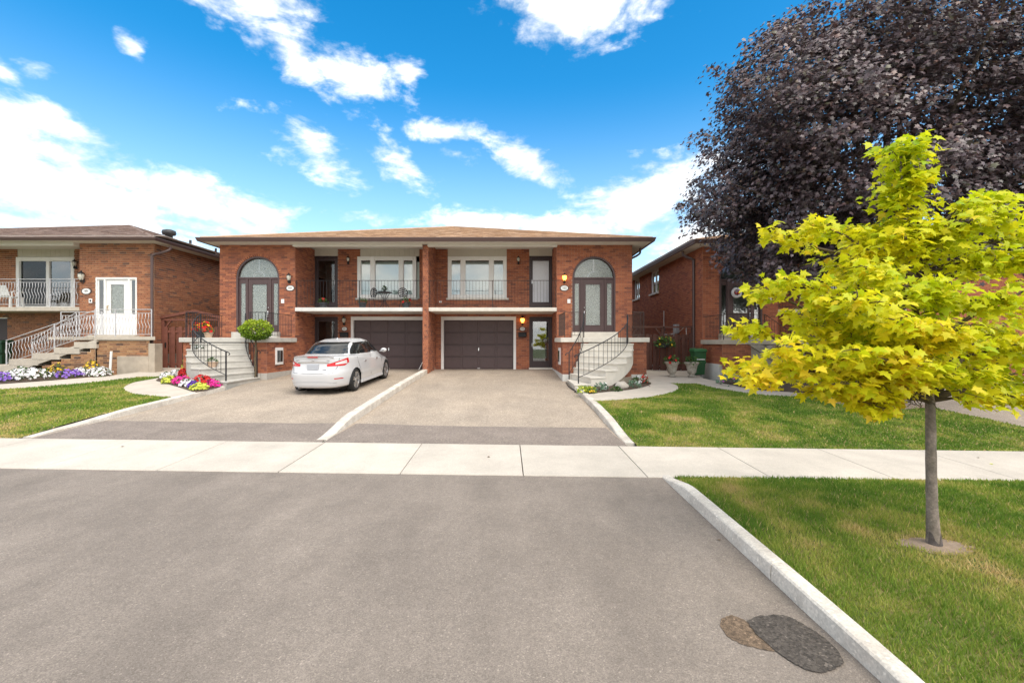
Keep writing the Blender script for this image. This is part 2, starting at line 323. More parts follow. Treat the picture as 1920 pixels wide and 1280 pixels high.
# ---------------------------------------------------------------- mesh helpers
WM = {}                                          # world matrix of every parent as built
def link(o, parent=None, mat=None, basis=None):
    col.objects.link(o)
    if mat is not None and o.data is not None and not o.data.materials: o.data.materials.append(MATS[mat])
    b = basis if basis is not None else Matrix.Identity(4)
    if parent is not None:
        o.parent = parent; o.matrix_parent_inverse = WM[parent.name].inverted()
    o.matrix_basis = b; WM[o.name] = b
    return o
def empty(name, loc):
    o = bpy.data.objects.new(name, None); o.empty_display_size = .2
    return link(o, None, None, Matrix.Translation(loc))
def tag(o, label=None, cat=None, group=None, kind=None):
    if label: o['label'] = label
    if cat: o['category'] = cat
    if group: o['group'] = group
    if kind: o['kind'] = kind
    return o
class MB:
    def __init__(s): s.v = []; s.f = []; s.t = []
    def add(s, vs, fs, tone=None):
        b = len(s.v); s.v += [tuple(p) for p in vs]; s.f += [tuple(b+i for i in f) for f in fs]
        if tone is not None: s.t += [tone]*len(fs)
        return s
    def hexa(s, p, tone=None):                   # bottom 4, top 4, both counter-clockwise
        return s.add(p, [(3, 2, 1, 0), (4, 5, 6, 7), (0, 1, 5, 4), (1, 2, 6, 5), (2, 3, 7, 6), (3, 0, 4, 7)], tone)
    def box(s, x0, x1, y0, y1, z0, z1, tone=None):
        x0, x1 = min(x0, x1), max(x0, x1); y0, y1 = min(y0, y1), max(y0, y1); z0, z1 = min(z0, z1), max(z0, z1)
        return s.hexa([(x0, y0, z0), (x1, y0, z0), (x1, y1, z0), (x0, y1, z0), (x0, y0, z1), (x1, y0, z1), (x1, y1, z1), (x0, y1, z1)], tone)
    def prism(s, pts, vec):
        n = len(pts); v = Vector(vec)
        return s.add([Vector(p) for p in pts]+[Vector(p)+v for p in pts], [tuple(range(n))[::-1], tuple(range(n, 2*n))]+[(i, (i+1) % n, n+(i+1) % n, n+i) for i in range(n)])
    def tube(s, pts, r, n=6, caps=True, closed=False):
        pts = [Vector(p) for p in pts]; m = len(pts)
        rr = r if isinstance(r, (list, tuple)) else [r]*m
        base = len(s.v); prev = None
        for i, p in enumerate(pts):
            a = pts[(i-1) % m] if (i or closed) else p; c = pts[(i+1) % m] if (i < m-1 or closed) else p
            t = (c-a).normalized() if (c-a).length > 1e-9 else Vector((0, 0, 1))
            if prev is None: u = t.orthogonal().normalized()
            else:
                u = prev-t*prev.dot(t); u = u.normalized() if u.length > 1e-6 else t.orthogonal().normalized()
            prev = u; w = t.cross(u)
            for k in range(n):
                q = 2*math.pi*k/n; s.v.append(tuple(p+(u*math.cos(q)+w*math.sin(q))*rr[i]))
        for i in range(m if closed else m-1):
            j = (i+1) % m
            for k in range(n): s.f.append((base+i*n+k, base+i*n+(k+1) % n, base+j*n+(k+1) % n, base+j*n+k))
        if caps and not closed: s.f.append(tuple(base+k for k in range(n))[::-1]); s.f.append(tuple(base+(m-1)*n+k for k in range(n)))
        return s
    def lathe(s, prof_, c, n=20, sx=1, sy=1):
        b = len(s.v); m = len(prof_)
        for (r, z) in prof_:
            for k in range(n):
                q = 2*math.pi*k/n; s.v.append((c[0]+r*math.cos(q)*sx, c[1]+r*math.sin(q)*sy, c[2]+z))
        for i in range(m-1):
            for k in range(n): s.f.append((b+i*n+k, b+i*n+(k+1) % n, b+(i+1)*n+(k+1) % n, b+(i+1)*n+k))
        s.f.append(tuple(b+k for k in range(n))[::-1]); s.f.append(tuple(b+(m-1)*n+k for k in range(n)))
        return s
    def mesh(s, name, smooth=False):
        me = bpy.data.meshes.new(name); me.from_pydata(s.v, [], s.f); me.update()
        if smooth: me.polygons.foreach_set('use_smooth', [True]*len(me.polygons))
        if s.t:
            a = me.attributes.new('tone', 'FLOAT', 'FACE'); a.data.foreach_set('value', s.t+[.5]*(len(s.f)-len(s.t)))
        return me
    def build(s, name, mat, parent=None, smooth=False, basis=None):
        return link(bpy.data.objects.new(name, s.mesh(name, smooth)), parent, mat, basis)
def np_mesh(name, V, Fc, tone=None, smooth=False):  # numpy triangles
    me = bpy.data.meshes.new(name); nv, nf = len(V), len(Fc); k = Fc.shape[1]
    me.vertices.add(nv); me.vertices.foreach_set('co', V.astype(np.float32).ravel())
    me.loops.add(nf*k); me.loops.foreach_set('vertex_index', Fc.astype(np.int32).ravel())
    me.polygons.add(nf); me.polygons.foreach_set('loop_start', np.arange(0, nf*k, k, dtype=np.int32))
    me.update(calc_edges=True)
    if tone is not None:
        a = me.attributes.new('tone', 'FLOAT', 'FACE'); a.data.foreach_set('value', tone.astype(np.float32))
    if smooth: me.polygons.foreach_set('use_smooth', np.ones(nf, dtype=bool))
    return me
def bevel(o, w=.008, seg=2):
    m = o.modifiers.new('bevel', 'BEVEL'); m.width = w; m.segments = seg; m.limit_method = 'ANGLE'; m.angle_limit = R(40)
    return o
def resample(poly, step, closed=True):
    out = []; n = len(poly)
    for i in range(n if closed else n-1):
        a, b = poly[i], poly[(i+1) % n]; d = math.dist(a, b); k = max(1, int(d/step))
        out += [(a[0]+(b[0]-a[0])*j/k, a[1]+(b[1]-a[1])*j/k) for j in range(k)]
    if not closed: out.append(poly[-1])
    return out
def smooth_line(pts, n=6):                       # Catmull-Rom through the points
    out = []; m = len(pts)
    for i in range(m-1):
        p0, p1, p2, p3 = pts[max(0, i-1)], pts[i], pts[i+1], pts[min(m-1, i+2)]
        for j in range(n):
            t = j/n
            out.append(tuple(.5*((2*b)+(-a+c)*t+(2*a-5*b+4*c-d)*t*t+(-a+3*b-3*c+d)*t**3) for a, b, c, d in zip(p0, p1, p2, p3)))
    out.append(tuple(pts[-1])); return out
def inside(poly, x, y):
    r = np.zeros(np.shape(x), bool); n = len(poly)
    for i in range(n):
        (x1, y1), (x2, y2) = poly[i], poly[(i+1) % n]
        if y1 == y2: continue
        c = ((y1 > y) != (y2 > y)) & (x < (x2-x1)*(y-y1)/(y2-y1)+x1); r ^= c
    return r
def sheet(name, poly, zf, mat, step=.6, parent=None, kind='structure', skirt=0.0):
    poly = resample(poly, step)
    xs = [p[0] for p in poly]; ys = [p[1] for p in poly]
    gx, gy = np.meshgrid(np.arange(min(xs), max(xs), step), np.arange(min(ys), max(ys), step))
    gx, gy = gx.ravel()+.01, gy.ravel()+.013; k = inside(poly, gx, gy)
    vs = [Vector(p) for p in poly]+[Vector((a, b)) for a, b in zip(gx[k], gy[k])]
    r = delaunay_2d_cdt(vs, [], [list(range(len(poly)))], 1, 1e-4)
    V = [(p.x, p.y, zf(p.x, p.y)) for p in r[0]]; Fs = [tuple(f) for f in r[2]]
    if skirt:
        b = len(V); n = len(poly)
        V += [(x, y, zf(x, y)) for x, y in poly]+[(x, y, zf(x, y)-skirt) for x, y in poly]
        Fs += [(b+i, b+(i+1) % n, b+n+(i+1) % n, b+n+i) for i in range(n)]
    m = MB(); m.v = V; m.f = Fs
    o = m.build(name, mat, parent)
    if kind: o['kind'] = kind
    return o
# smooth value noise for patchy things
_ng = np.random.default_rng(3).random((64, 64))
def vnoise(x, y, s):
    x, y = np.asarray(x)*s, np.asarray(y)*s; i, j = np.floor(x).astype(int), np.floor(y).astype(int); u, v = x-i, y-j
    u, v = u*u*(3-2*u), v*v*(3-2*v); g = lambda a, b: _ng[a % 64, b % 64]
    return (g(i, j)*(1-u)+g(i+1, j)*u)*(1-v)+(g(i, j+1)*(1-u)+g(i+1, j+1)*u)*v

# ================================================================ THE GROUND
m = MB()
ys = [-80, -12, 6, 8, 19.5, 60, 400, 1400]
for i in range(len(ys)-1):
    for xa, xb in ((-700, -22), (-22, 0), (0, 22), (22, 700)):
        m.add([(x, y, gz(x, y)-.16) for x, y in ((xa, ys[i]), (xb, ys[i]), (xb, ys[i+1]), (xa, ys[i+1]))], [(0, 1, 2, 3)])
m.build('ground', 'ground')['kind'] = 'structure'

SWF = (P(0, 878), P(1920, 905)); SWB = (P(0, 822), P(1920, 847))      # front and back edge of the sidewalk
def on(l, x): a, b = l; return a[1]+(b[1]-a[1])*(x-a[0])/(b[0]-a[0])
kf = [P(*p) for p in ((1239, 893), (1324, 972.5), (1425, 1068), (1519, 1156), (1597.5, 1227.5), (1654, 1280))]   # kerb foot of the boulevard
d_ = (kf[-1][0]-kf[-3][0], kf[-1][1]-kf[-3][1]); q_ = 1.25/math.hypot(*d_)
kf += [(kf[-1][0]+d_[0]*q_, kf[-1][1]+d_[1]*q_), (kf[-1][0]+d_[0]*q_+.5, kf[-1][1]+d_[1]*q_-.45)]
kf_s = smooth_line(kf, 4)
road = [(-14, on(SWF, -14)-.002), (-9, on(SWF, -9)-.002)]+[(x, on(SWF, x)-.002) for x in (-4, 0)]+[p for p in kf_s]+[(24, kf_s[-1][1]-.1), (60, kf_s[-1][1]-.1), (60, -11), (-60, -11), (-60, .2), (-15, .2)]
sheet('road', road, gz, 'asphalt', .9)
# sidewalk: concrete bays, each its own slab
sw = tag(empty('sidewalk', (0, 7, gz(0, 7))), kind='structure')
j0 = P(981, 889.5); ux = Vector((SWF[1][0]-SWF[0][0], SWF[1][1]-SWF[0][1])).normalized()
for k in range(-10, 12):
    x0 = j0[0]+k*1.66+.006; x1 = j0[0]+(k+1)*1.66-.006
    if k == -2: x0 += .006
    q = []
    for x in (x0, x1):
        lo = (x, on(SWF, x)); q.append(lo)
    sh = (SWB[0][1]-SWF[0][1])*.0
    c = [(x0, on(SWF, x0)), (x1, on(SWF, x1)), (x1-.012, on(SWB, x1)), (x0-.012, on(SWB, x0))]
    zt = .012; mm = MB()
    bb = [(x, y, gz(x, y)-.10) for x, y in c]; tt = [(x, y, gz(x, y)+zt+rnd.uniform(-.001, .001)) for x, y in c]
    mm.hexa(bb+tt); bevel(mm.build('slab', 'sidewalk', sw), .006, 2)

# driveways
kl_in = [P(*p) for p in ((60, 820), (120, 805), (202, 787), (280, 768), (350, 750), (422, 732))]
kc_r = [P(*p) for p in ((614, 825), (670, 789), (717, 755), (767, 721), (815, 691))]
kr_in = [P(*p) for p in ((1172, 831), (1140, 800), (1115, 771), (1095, 750), (1080, 734))]
XC = sum(p[0] for p in kc_r)/len(kc_r)
kc_r = [(.5*p[0]+.5*XC, p[1]) for p in kc_r]; kc_r[-1] = (kc_r[-2][0]*.5-3.02*.5, 18.9)
kc_l = [(p[0]-.19, p[1]) for p in kc_r]
kr_in = [(p[0], p[1]) for p in kr_in]
dl = [(kl_in[0][0], on(SWB, kl_in[0][0])+.002)]+kl_in[1:]+[(-8.6, 15.3), (-8.3, 19.3), (-3.3, 19.3)]+kc_l[::-1][:-1]+[(kc_l[0][0], on(SWB, kc_l[0][0])+.002)]
dr = [(kc_r[0][0], on(SWB, kc_r[0][0])+.002)]+kc_r[1:]+[(-3.1, 19.3), (1.95, 19.3), (2.1, 15.3)]+kr_in[::-1][:-1]+[(kr_in[0][0], on(SWB, kr_in[0][0])+.002)]
sheet('driveway', dl, gz, 'old_asphalt', .7); sheet('driveway', dr, gz, 'old_asphalt', .7)
def strip(px_back, side_a, side_b, nm):           # the newer, darker asphalt beside the sidewalk
    b = [P(*p) for p in px_back]; f = [(x, on(SWB, x)+.004) for x in np.linspace(side_b, side_a, 8)]
    sheet(nm, b+f, lambda x, y: gz(x, y)+.004, 'dark_asphalt', .5)
strip(((198, 788.5), (260, 789.5), (330, 790), (400, 792), (480, 792.5), (560, 793.5), (612, 793), (640, 793)), kl_in[0][0]+.05, kc_r[0][0]-.03, 'driveway_patch')
strip(((668, 793.5), (720, 795), (760, 796.5), (820, 798), (900, 799.5), (1000, 800.5), (1080, 801.5), (1136, 802)), kc_r[0][0], kr_in[0][0], 'driveway_patch')
# tar patches on the road
def blob(px, n=40, wob=.05, seed=1):
    r = random.Random(seed); pts = resample(smooth_line([P(*p) for p in px]+[P(*px[0])], 6)[:-1], .018)
    return [(x+r.gauss(0, wob)*.13, y+r.gauss(0, wob)*.13) for x, y in pts]
tp = sheet('tar_patch', blob([(1352, 1160), (1368, 1154), (1385, 1158), (1400, 1166), (1415, 1185), (1440, 1208), (1452, 1221), (1425, 1216), (1390, 1207), (1365, 1193), (1351, 1175)], wob=.03), lambda x, y: gz(x, y)+.004, 'tar_brown', .25, kind=None)
tag(tp, 'small brown patch on the asphalt, left of the larger black one', 'tar patch', 'tar patches')
tp = sheet('tar_patch', blob([(1400, 1166), (1420, 1157), (1468, 1154), (1500, 1168), (1530, 1186), (1560, 1209), (1578, 1235), (1572, 1252), (1545, 1262), (1510, 1256), (1480, 1240), (1450, 1218), (1418, 1190)], wob=.03, seed=4), lambda x, y: gz(x, y)+.008, 'tar', .25, kind=None)
tag(tp, 'large dark tar patch on the asphalt beside the white kerb', 'tar patch', 'tar patches')

# kerbs: cast concrete lengths with a rounded top edge, dropping to the sidewalk
def kerb(foot, width, side, hgt, nm='kerb', seg=6, label=None):
    line = resample(smooth_line(foot, 5), .16, False); n = len(line)
    nv = []
    for i in range(n):
        a, b = Vector(line[max(0, i-1)]), Vector(line[min(n-1, i+1)]); t = (b-a).normalized(); nv.append(Vector((-t.y, t.x))*side)
    cum = [0.0]
    for i in range(1, n): cum.append(cum[-1]+math.dist(line[i], line[i-1]))
    root = tag(empty(nm, (*line[0], gz(*line[0]))), kind='structure')
    i0 = 0; r = random.Random(n)
    while i0 < n-1:
        i1 = i0
        while i1 < n-1 and cum[i1]-cum[i0] < seg: i1 += 1
        if n-1-i1 < 6: i1 = n-1
        m = MB(); rows = []
        for i in range(i0, i1+1):
            p = Vector(line[i]); nn = nv[i]; z0 = gz(*line[i]); h = hgt(cum[i], cum[-1])
            e = .0
            if i == i0 and i0: e = .004
            w = r.uniform(-.003, .003); w2 = r.uniform(-.0015, .0015)
            prof_ = [(w*.6, -.12), (w, h*.45), (.006+w2, h-.016), (.018+w2, h-.004), (.034, h+w2*.5), (width-.012, h), (width, h-.010), (width+.004, -.12)]
            t = (Vector(line[min(i+1, n-1)])-Vector(line[max(i-1, 0)])).normalized()
            off = t*(.004 if (i == i0 and i0) else (-.004 if (i == i1 and i1 < n-1) else 0))
            rows.append([(p.x+off.x+nn.x*a, p.y+off.y+nn.y*a, z0+b) for a, b in prof_])
        k = len(rows[0])
        for ro in rows: m.v += ro
        for a in range(len(rows)-1):
            for b in range(k-1): m.f.append((a*k+b, a*k+b+1, (a+1)*k+b+1, (a+1)*k+b))
        m.f.append(tuple(range(k))[::-1]); m.f.append(tuple((len(rows)-1)*k+b for b in range(k)))
        ks = m.build('kerb_stone', 'kerb', root, smooth=True); ks.data.set_sharp_from_angle(angle=R(30))
        i0 = i1
    return [(line[i][0]+nv[i].x*width, line[i][1]+nv[i].y*width) for i in range(n)]
taper = lambda a, b, h: (lambda s, L: .012+(h-.012)*sm(a, b, s))
kfo = kerb(kf, .128, 1, lambda s, L: .02+.11*sm(0, .9, s)-.055*sm(2.7, 4.8, s), seg=2.6)
klo = kerb(kl_in, .16, 1, taper(0, 2.2, .13))
kerb(kc_r, .19, 1, taper(0, 1.5, .16), seg=5)
kro = kerb(kr_in, .17, -1, taper(0, 1.6, .13), seg=4)

# lawns, paths and beds
px_l = lambda pts: [P(*p, f=lz) for p in pts]
lawn_l = [(-24, on(SWB, -24)+.003), (klo[0][0], on(SWB, klo[0][0])+.003)]+klo[3:-2:3]
lawn_l = [p for p in lawn_l]
pad_edge = smooth_line(px_l([(322, 745), (285, 742), (250, 738), (234, 731), (234, 725), (252, 717), (285, 711), (305, 707)]), 4)
path_lo = px_l([(305, 706), (262, 706.5), (200, 714), (140, 720), (60, 726), (0, 729.5)])
path_up = px_l([(0, 720), (100, 713), (207, 704), (290, 694), (301, 690)])
far_l = path_lo[-1]
ki = min(range(len(klo)), key=lambda i: math.dist(klo[i], pad_edge[0]))
LAWN_L = [(-26, on(SWB, -26)+.003), (klo[0][0], on(SWB, klo[0][0])+.003)]+klo[2:ki:2]+pad_edge+path_lo+[(-26, far_l[1]+.2)]
sheet('lawn', LAWN_L, lz, 'lawn', .5)
sheet('concrete_path', path_lo[::-1]+[(-12.0, 17.2), (-11.1, 19.0), (-13.6, 19.0), (-13.5, 17.2)]+path_up[::-1][1:]+[(-24, path_up[0][1]+.3), (-24, far_l[1]+.15)], lambda x, y: lz(x, y)+.004, 'path', .6, skirt=.1)
PAD = pad_edge+[(-11.3, 17.0), (-9.2, 16.2), (-8.6, 14.2)]+klo[:ki:-2][1:]
sheet('concrete_path', PAD, lambda x, y: lz(x, y)+.008, 'path', .5, skirt=.1)
bedl = px_l([(292, 714), (300, 708), (345, 699), (362, 692)])
BED_L = bedl+[(-9.0, 15.0), (-8.75, 14.0)]+px_l([(412, 727), (388, 733), (368, 737), (340, 728)])
sheet('flower_bed', BED_L, lambda x, y: lz(x, y)+.022, 'soil', .3)
BED_99 = px_l([(-40, 723), (60, 716), (120, 711), (207, 704.5)])+[(-14.2, 15.9), (-16.5, 15.9), (-20, 15.7)]
sheet('flower_bed', BED_99, lambda x, y: lz(x, y)+.025, 'soil', .4)
# right side
path_r = px_l([(1112, 752), (1155, 750), (1205, 746), (1242, 740), (1264, 734), (1272, 728), (1268, 722), (1258, 719)])
path_r = smooth_line(path_r, 4)
up_r = px_l([(1262, 718.5), (1306, 719), (1325, 724), (1350, 729), (1387, 735), (1440, 741.5), (1586, 747.5), (1660, 752)])
drv_r = px_l([(1660, 752), (1735, 761), (1820, 779), (1920, 801)])
kj = min(range(len(kro)), key=lambda i: math.dist(kro[i], path_r[0]))
LAWN_R = [(kro[0][0], on(SWB, kro[0][0])+.003)]+kro[2:kj:2]+path_r+up_r[1:]+drv_r[1:]+[(drv_r[-1][0]+1.5, on(SWB, 13)+.4), (drv_r[-1][0]+1.6, on(SWB, drv_r[-1][0]+1.6)+.003)]
sheet('lawn', LAWN_R, lz, 'lawn', .5)
hou = px_l([(1318, 709), (1354, 717), (1400, 727), (1440, 731.5), (1560, 739), (1660, 744)])
sheet('concrete_path', up_r[::1]+hou[::-1]+[(6.9, 16.5), (7.5, 18.4), (4.6, 18.4), (4.7, 15.6)], lambda x, y: lz(x, y)+.004, 'path', .6, skirt=.1)
bed_in = px_l([(1098, 740), (1132, 735.5), (1176, 731.5), (1205, 726.5), (1220, 721), (1219, 717.5), (1208, 715)])
bed_in_s = smooth_line(bed_in, 4)
sheet('concrete_path', path_r+[(5.1, 15.3), (4.65, 15.35)]+bed_in_s[::-1]+[kro[min(len(kro)-1, kj+3)]], lambda x, y: lz(x, y)+.008, 'path', .5, skirt=.1)
sheet('flower_bed', bed_in_s+[(4.4, 15.6), (3.0, 15.4), (2.2, 14.4), (2.12, 13.3)], lambda x, y: lz(x, y)+.02, 'soil', .3)
sheet('flower_bed', px_l([(1354, 718), (1400, 728), (1440, 732.5), (1560, 740)])+[(11.5, 15.9), (7.5, 15.9)], lambda x, y: lz(x, y)+.02, 'soil', .4)
e = drv_r
sheet('driveway', [(p[0], p[1]+.12) for p in e[::-1]]+[(11.0, 15.0), (11.5, 17.6), (18.0, 17.6), (17.5, 9.0), (e[-1][0]+1.7, e[-1][1]+.1)], lambda x, y: lz(x, y)-.02, 'old_asphalt', .8)
m = MB(); ln = resample(e, .4, False)
for i in range(len(ln)-1):
    a, b = ln[i], ln[i+1]
    m.add([(a[0], a[1]-.02, lz(*a)+.025), (b[0], b[1]-.02, lz(*b)+.025), (b[0]+.02, b[1]+.14, lz(*b)+.03), (a[0]+.02, a[1]+.14, lz(*a)+.03)], [(0, 1, 2, 3)])
m.build('kerb', 'path')['kind'] = 'structure'
# boulevard between sidewalk and road
BLV = [(kfo[0][0]+.02, on(SWF, kfo[0][0])-.003)]+kfo[2::3]+[(12, kfo[-1][1]), (14, on(SWF, 14)-.003)]
sheet('lawn', BLV, lz, 'lawn', .4)
# worn earth round the two trees
TREE_Y = P(1750, 1022, f=lz); TREE_P = P(1655, 757, f=lz)
def ring(c, rx, ry, up, seed):
    r = random.Random(seed); pts = [(c[0]+rx*math.cos(a)*r.uniform(.78, 1.2), c[1]+ry*math.sin(a)*r.uniform(.78, 1.2)) for a in np.linspace(0, 2*math.pi, 22)[:-1]]
    return smooth_line(pts+[pts[0]], 4)[:-1]
RING_Y = ring((TREE_Y[0]+.02, TREE_Y[1]), .30, .16, 0, 3); RING_P = ring((TREE_P[0]-.1, TREE_P[1]), 1.0, .6, 0, 5)
sheet('bare_earth', RING_Y, lambda x, y: lz(x, y)+.004+.02*max(0, 1-math.hypot(x-TREE_Y[0], (y-TREE_Y[1])*1.7)/.26), 'bare_soil', .05)
sheet('bare_earth', RING_P, lambda x, y: lz(x, y)+.012, 'bare_soil', .3)

# grass blades, patchy and dry in places; dense near the camera
def grass(poly, dens, hgt, wid, seed, dry=0.0, excl=None, far=1e9):
    g = np.random.default_rng(seed)
    xs = [p[0] for p in poly]; yl = [p[1] for p in poly]; x0, x1, y0, y1 = max(min(xs), -22), min(max(xs), 18), min(yl), max(yl)
    n = int((x1-x0)*(y1-y0)*dens); x, y = g.uniform(x0, x1, n), g.uniform(y0, y1, n)
    k = inside(poly, x, y) & (np.abs(x) < y*1.4+1.4)
    for e_ in (excl or []): k &= ~(inside(e_, x, y) & ((g.random(n) > .10) | inside([(sum(q[0] for q in e_)/len(e_)+(p[0]-sum(q[0] for q in e_)/len(e_))*.7, sum(q[1] for q in e_)/len(e_)+(p[1]-sum(q[1] for q in e_)/len(e_))*.7) for p in e_], x, y)))
    x, y = x[k], y[k]; n = len(x)
    dist = np.maximum(np.hypot(x, y), 2.2); keep = g.random(n) < np.clip((far/dist)**1.5, 0, 1)
    x, y, dist = x[keep], y[keep], dist[keep]; n = len(x)
    z = np.array([lz(a, b) for a, b in zip(x, y)])
    pn = vnoise(x, y, 1.1)*.5+vnoise(x+9, y+4, 2.7)*.3+vnoise(x, y, 6)*.2
    h = hgt*g.uniform(.55, 1.25, n)*(1.15-.5*np.clip(pn, 0, 1)); w = wid*g.uniform(.7, 1.4, n)*np.clip(dist/5, .8, 2.2)
    a = g.uniform(0, 2*np.pi, n); lean = h*g.uniform(.1, .9, n); la = g.uniform(0, 2*np.pi, n)
    b = np.stack([x, y, z-.004], 1); s = np.stack([np.cos(a)*w, np.sin(a)*w, np.zeros(n)], 1)
    tip = b+np.stack([np.cos(la)*lean, np.sin(la)*lean, h], 1)
    V = np.stack([b-s, b+s, tip], 1).reshape(-1, 3); Fc = np.arange(n*3).reshape(-1, 3)
    pn2 = vnoise(x+31, y+17, .8)*.55+vnoise(x+5, y+40, 3.3)*.45
    t = np.clip((pn-.36)*1.6+dry+np.clip(pn2-.60, 0, 1)*1.7+g.normal(0, .13, n), 0, 1)
    t = np.where(g.random(n) < .05, g.uniform(.7, 1, n), t)
    o = link(bpy.data.objects.new('grass', np_mesh('grass', V, Fc, t)), None, 'grass'); return o
g1 = tag(grass(BLV, 9000, .050, .0042, 1, .04, [[(TREE_Y[0]+.02+(p[0]-TREE_Y[0]-.02)*.86, TREE_Y[1]+(p[1]-TREE_Y[1])*.86) for p in RING_Y]], 4.2), 'short mown grass of the verge by the road, dry in patches', 'grass', kind='stuff')
g2 = tag(grass(LAWN_R, 2600, .045, .006, 2, .06, [RING_P], 9), 'short mown grass of the lawn to the right', 'grass', kind='stuff')
g3 = tag(grass(LAWN_L, 2600, .045, .006, 3, .05, None, 9), 'short mown grass of the lawn to the left', 'grass', kind='stuff')

# ================================================================ THE HOUSES
class House:
    def __init__(s, name, loc, brick, mortar, course=.0735, L=.225):
        s.root = empty(name, loc); s.brick = brick; s.mortar = mortar; s.course = course; s.L = L; s.bricks = []; s.extra = MB(); s.rng = random.Random(hash(name) % 97+len(name)); s.back = MB(); s.jt = .010
    # a brick face: P0 = (x, y) where s = 0, u along the wall, n outwards
    def wall(s, P0, u, n, W, z0, z1, holes=(), arch=None, mat=None, dep=.012, seen=True, L=None, back=.004):
        u = Vector((*u, 0)); n = Vector((*n, 0)); O = Vector((*P0, 0)); L = L or s.L; c = s.course; mat = mat or s.brick
        def free(z):
            iv = [(0.0, W)]
            cut = [(h[0], h[1]) for h in holes if h[2] < z < h[3]]
            if arch:
                sc_, r, zs, zb = arch
                if zb < z <= zs: cut.append((sc_-r+.06, sc_+r-.06))
                elif zs < z < zs+r: w = math.sqrt(r*r-(z-zs)**2); cut.append((sc_-w, sc_+w))
            for a, b in cut:
                nv = []
                for (p, q) in iv:
                    if b <= p or a >= q: nv.append((p, q)); continue
                    if a > p: nv.append((p, a))
                    if b < q: nv.append((b, q))
                iv = nv
            return iv
        # mortar bed behind the bricks
        zs_ = {z0, z1}
        for h in holes: zs_ |= {min(z1, max(z0, h[2])), min(z1, max(z0, h[3]))}
        if arch: zs_ |= {max(z0, arch[3])}|{arch[2]+arch[1]*math.sin(k/14*math.pi/2) for k in range(15)}
        zs_ = sorted(z for z in zs_ if z0 <= z <= z1)
        for a, b in zip(zs_, zs_[1:]):
            if b-a < 1e-5: continue
            for p, q in free((a+b)/2):
                A, B = O+u*p-n*back, O+u*q-n*back
                s.back.add([(A.x, A.y, a), (B.x, B.y, a), (B.x, B.y, b), (A.x, A.y, b)], [(0, 1, 2, 3)])
        rows = int((z1-z0)/c)+1
        for j in range(rows):
            zb = z0+j*c; zt = min(zb+c-s.jt, z1)
            if zt-zb < .02: continue
            off = (0 if j % 2 == 0 else L/2)+s.rng.uniform(-.004, .004)
            streak = s.rng.random()
            for p, q in free((zb+zt)/2):
                k = math.floor((p+off)/L)
                while k*L-off < q:
                    a, b = max(p, k*L-off)+s.jt/2, min(q, (k+1)*L-off)-s.jt/2; k += 1
                    if b-a < .03: continue
                    t = s.rng.betavariate(2.6, 1.5)
                    if s.rng.random() < .10: t = s.rng.uniform(0, .3)
                    if s.rng.random() < .10: t = max(0, t-.35)
                    s.bricks.append((O+u*a+Vector((0, 0, zb)), u, n, b-a, zt-zb, dep+s.rng.uniform(-.003, .003), t, mat, seen))
    def finish(s, single=300):
        s.back.build('mortar', s.mortar, s.root)
        def size(b):
            p = b[0]+b[1]*b[3]/2
            if not b[8] or p.y < 1: return 0
            px, py = CX+p.x*F/p.y, CY-(p.z-H)*F/p.y
            if not (0 < px < 1920 and 0 < py < 1280): return 0
            v = (p-Vector((0, 0, H))); d = v.length; f = -b[2].dot(v)/d
            return 0 if f < .05 else b[3]*b[4]*f/(d*d)
        order = sorted(range(len(s.bricks)), key=lambda i: -size(s.bricks[i]))
        ind = [i for i in order[:single] if size(s.bricks[i]) > 0] if single else []
        ch = set(ind); cache = {}
        for i in ind:
            p, u, n, l, h, d, t, mat, _ = s.bricks[i]
            key = (round(l/.0125), round(h/.004), int(t*12), mat)
            if key not in cache:
                q = MB().box(0, key[0]*.0125, -.02, d, 0, key[1]*.004, key[2]/12+.04)
                me = q.mesh('brick'); me.materials.append(MATS[mat]); cache[key] = me
            # local x = u, local y = n, local z = up; a mirrored frame is avoided by starting from the other end
            if u.cross(n).z < 0: p = p+u*l; u = -u
            mx = Matrix(((u.x, n.x, 0, p.x), (u.y, n.y, 0, p.y), (0, 0, 1, p.z), (0, 0, 0, 1)))
            link(bpy.data.objects.new('brick', cache[key]), s.root, None, mx)
        by = {}
        for i, (p, u, n, l, h, d, t, mat, _) in enumerate(s.bricks):
            if i in ch: continue
            q = by.setdefault(mat, MB()); a = p+u*l; o = n*d; z = Vector((0, 0, h))
            f = [p, a, a+z, p+z, p+o, a+o, a+z+o, p+z+o]
            q.add(f, [(4, 5, 6, 7), (0, 1, 5, 4), (3, 7, 6, 2), (0, 4, 7, 3), (1, 2, 6, 5)], t)
        for mat, q in by.items(): q.build('brickwork', mat, s.root)['kind'] = 'stuff'
        if s.extra.v: s.extra.build('arch_bricks', s.brick, s.root)['kind'] = 'stuff'
    def part(s, name, mat, mb, smooth=False, bev=0, parent=None):
        o = mb.build(name, mat, parent or s.root, smooth)
        if bev: bevel(o, bev)
        return o

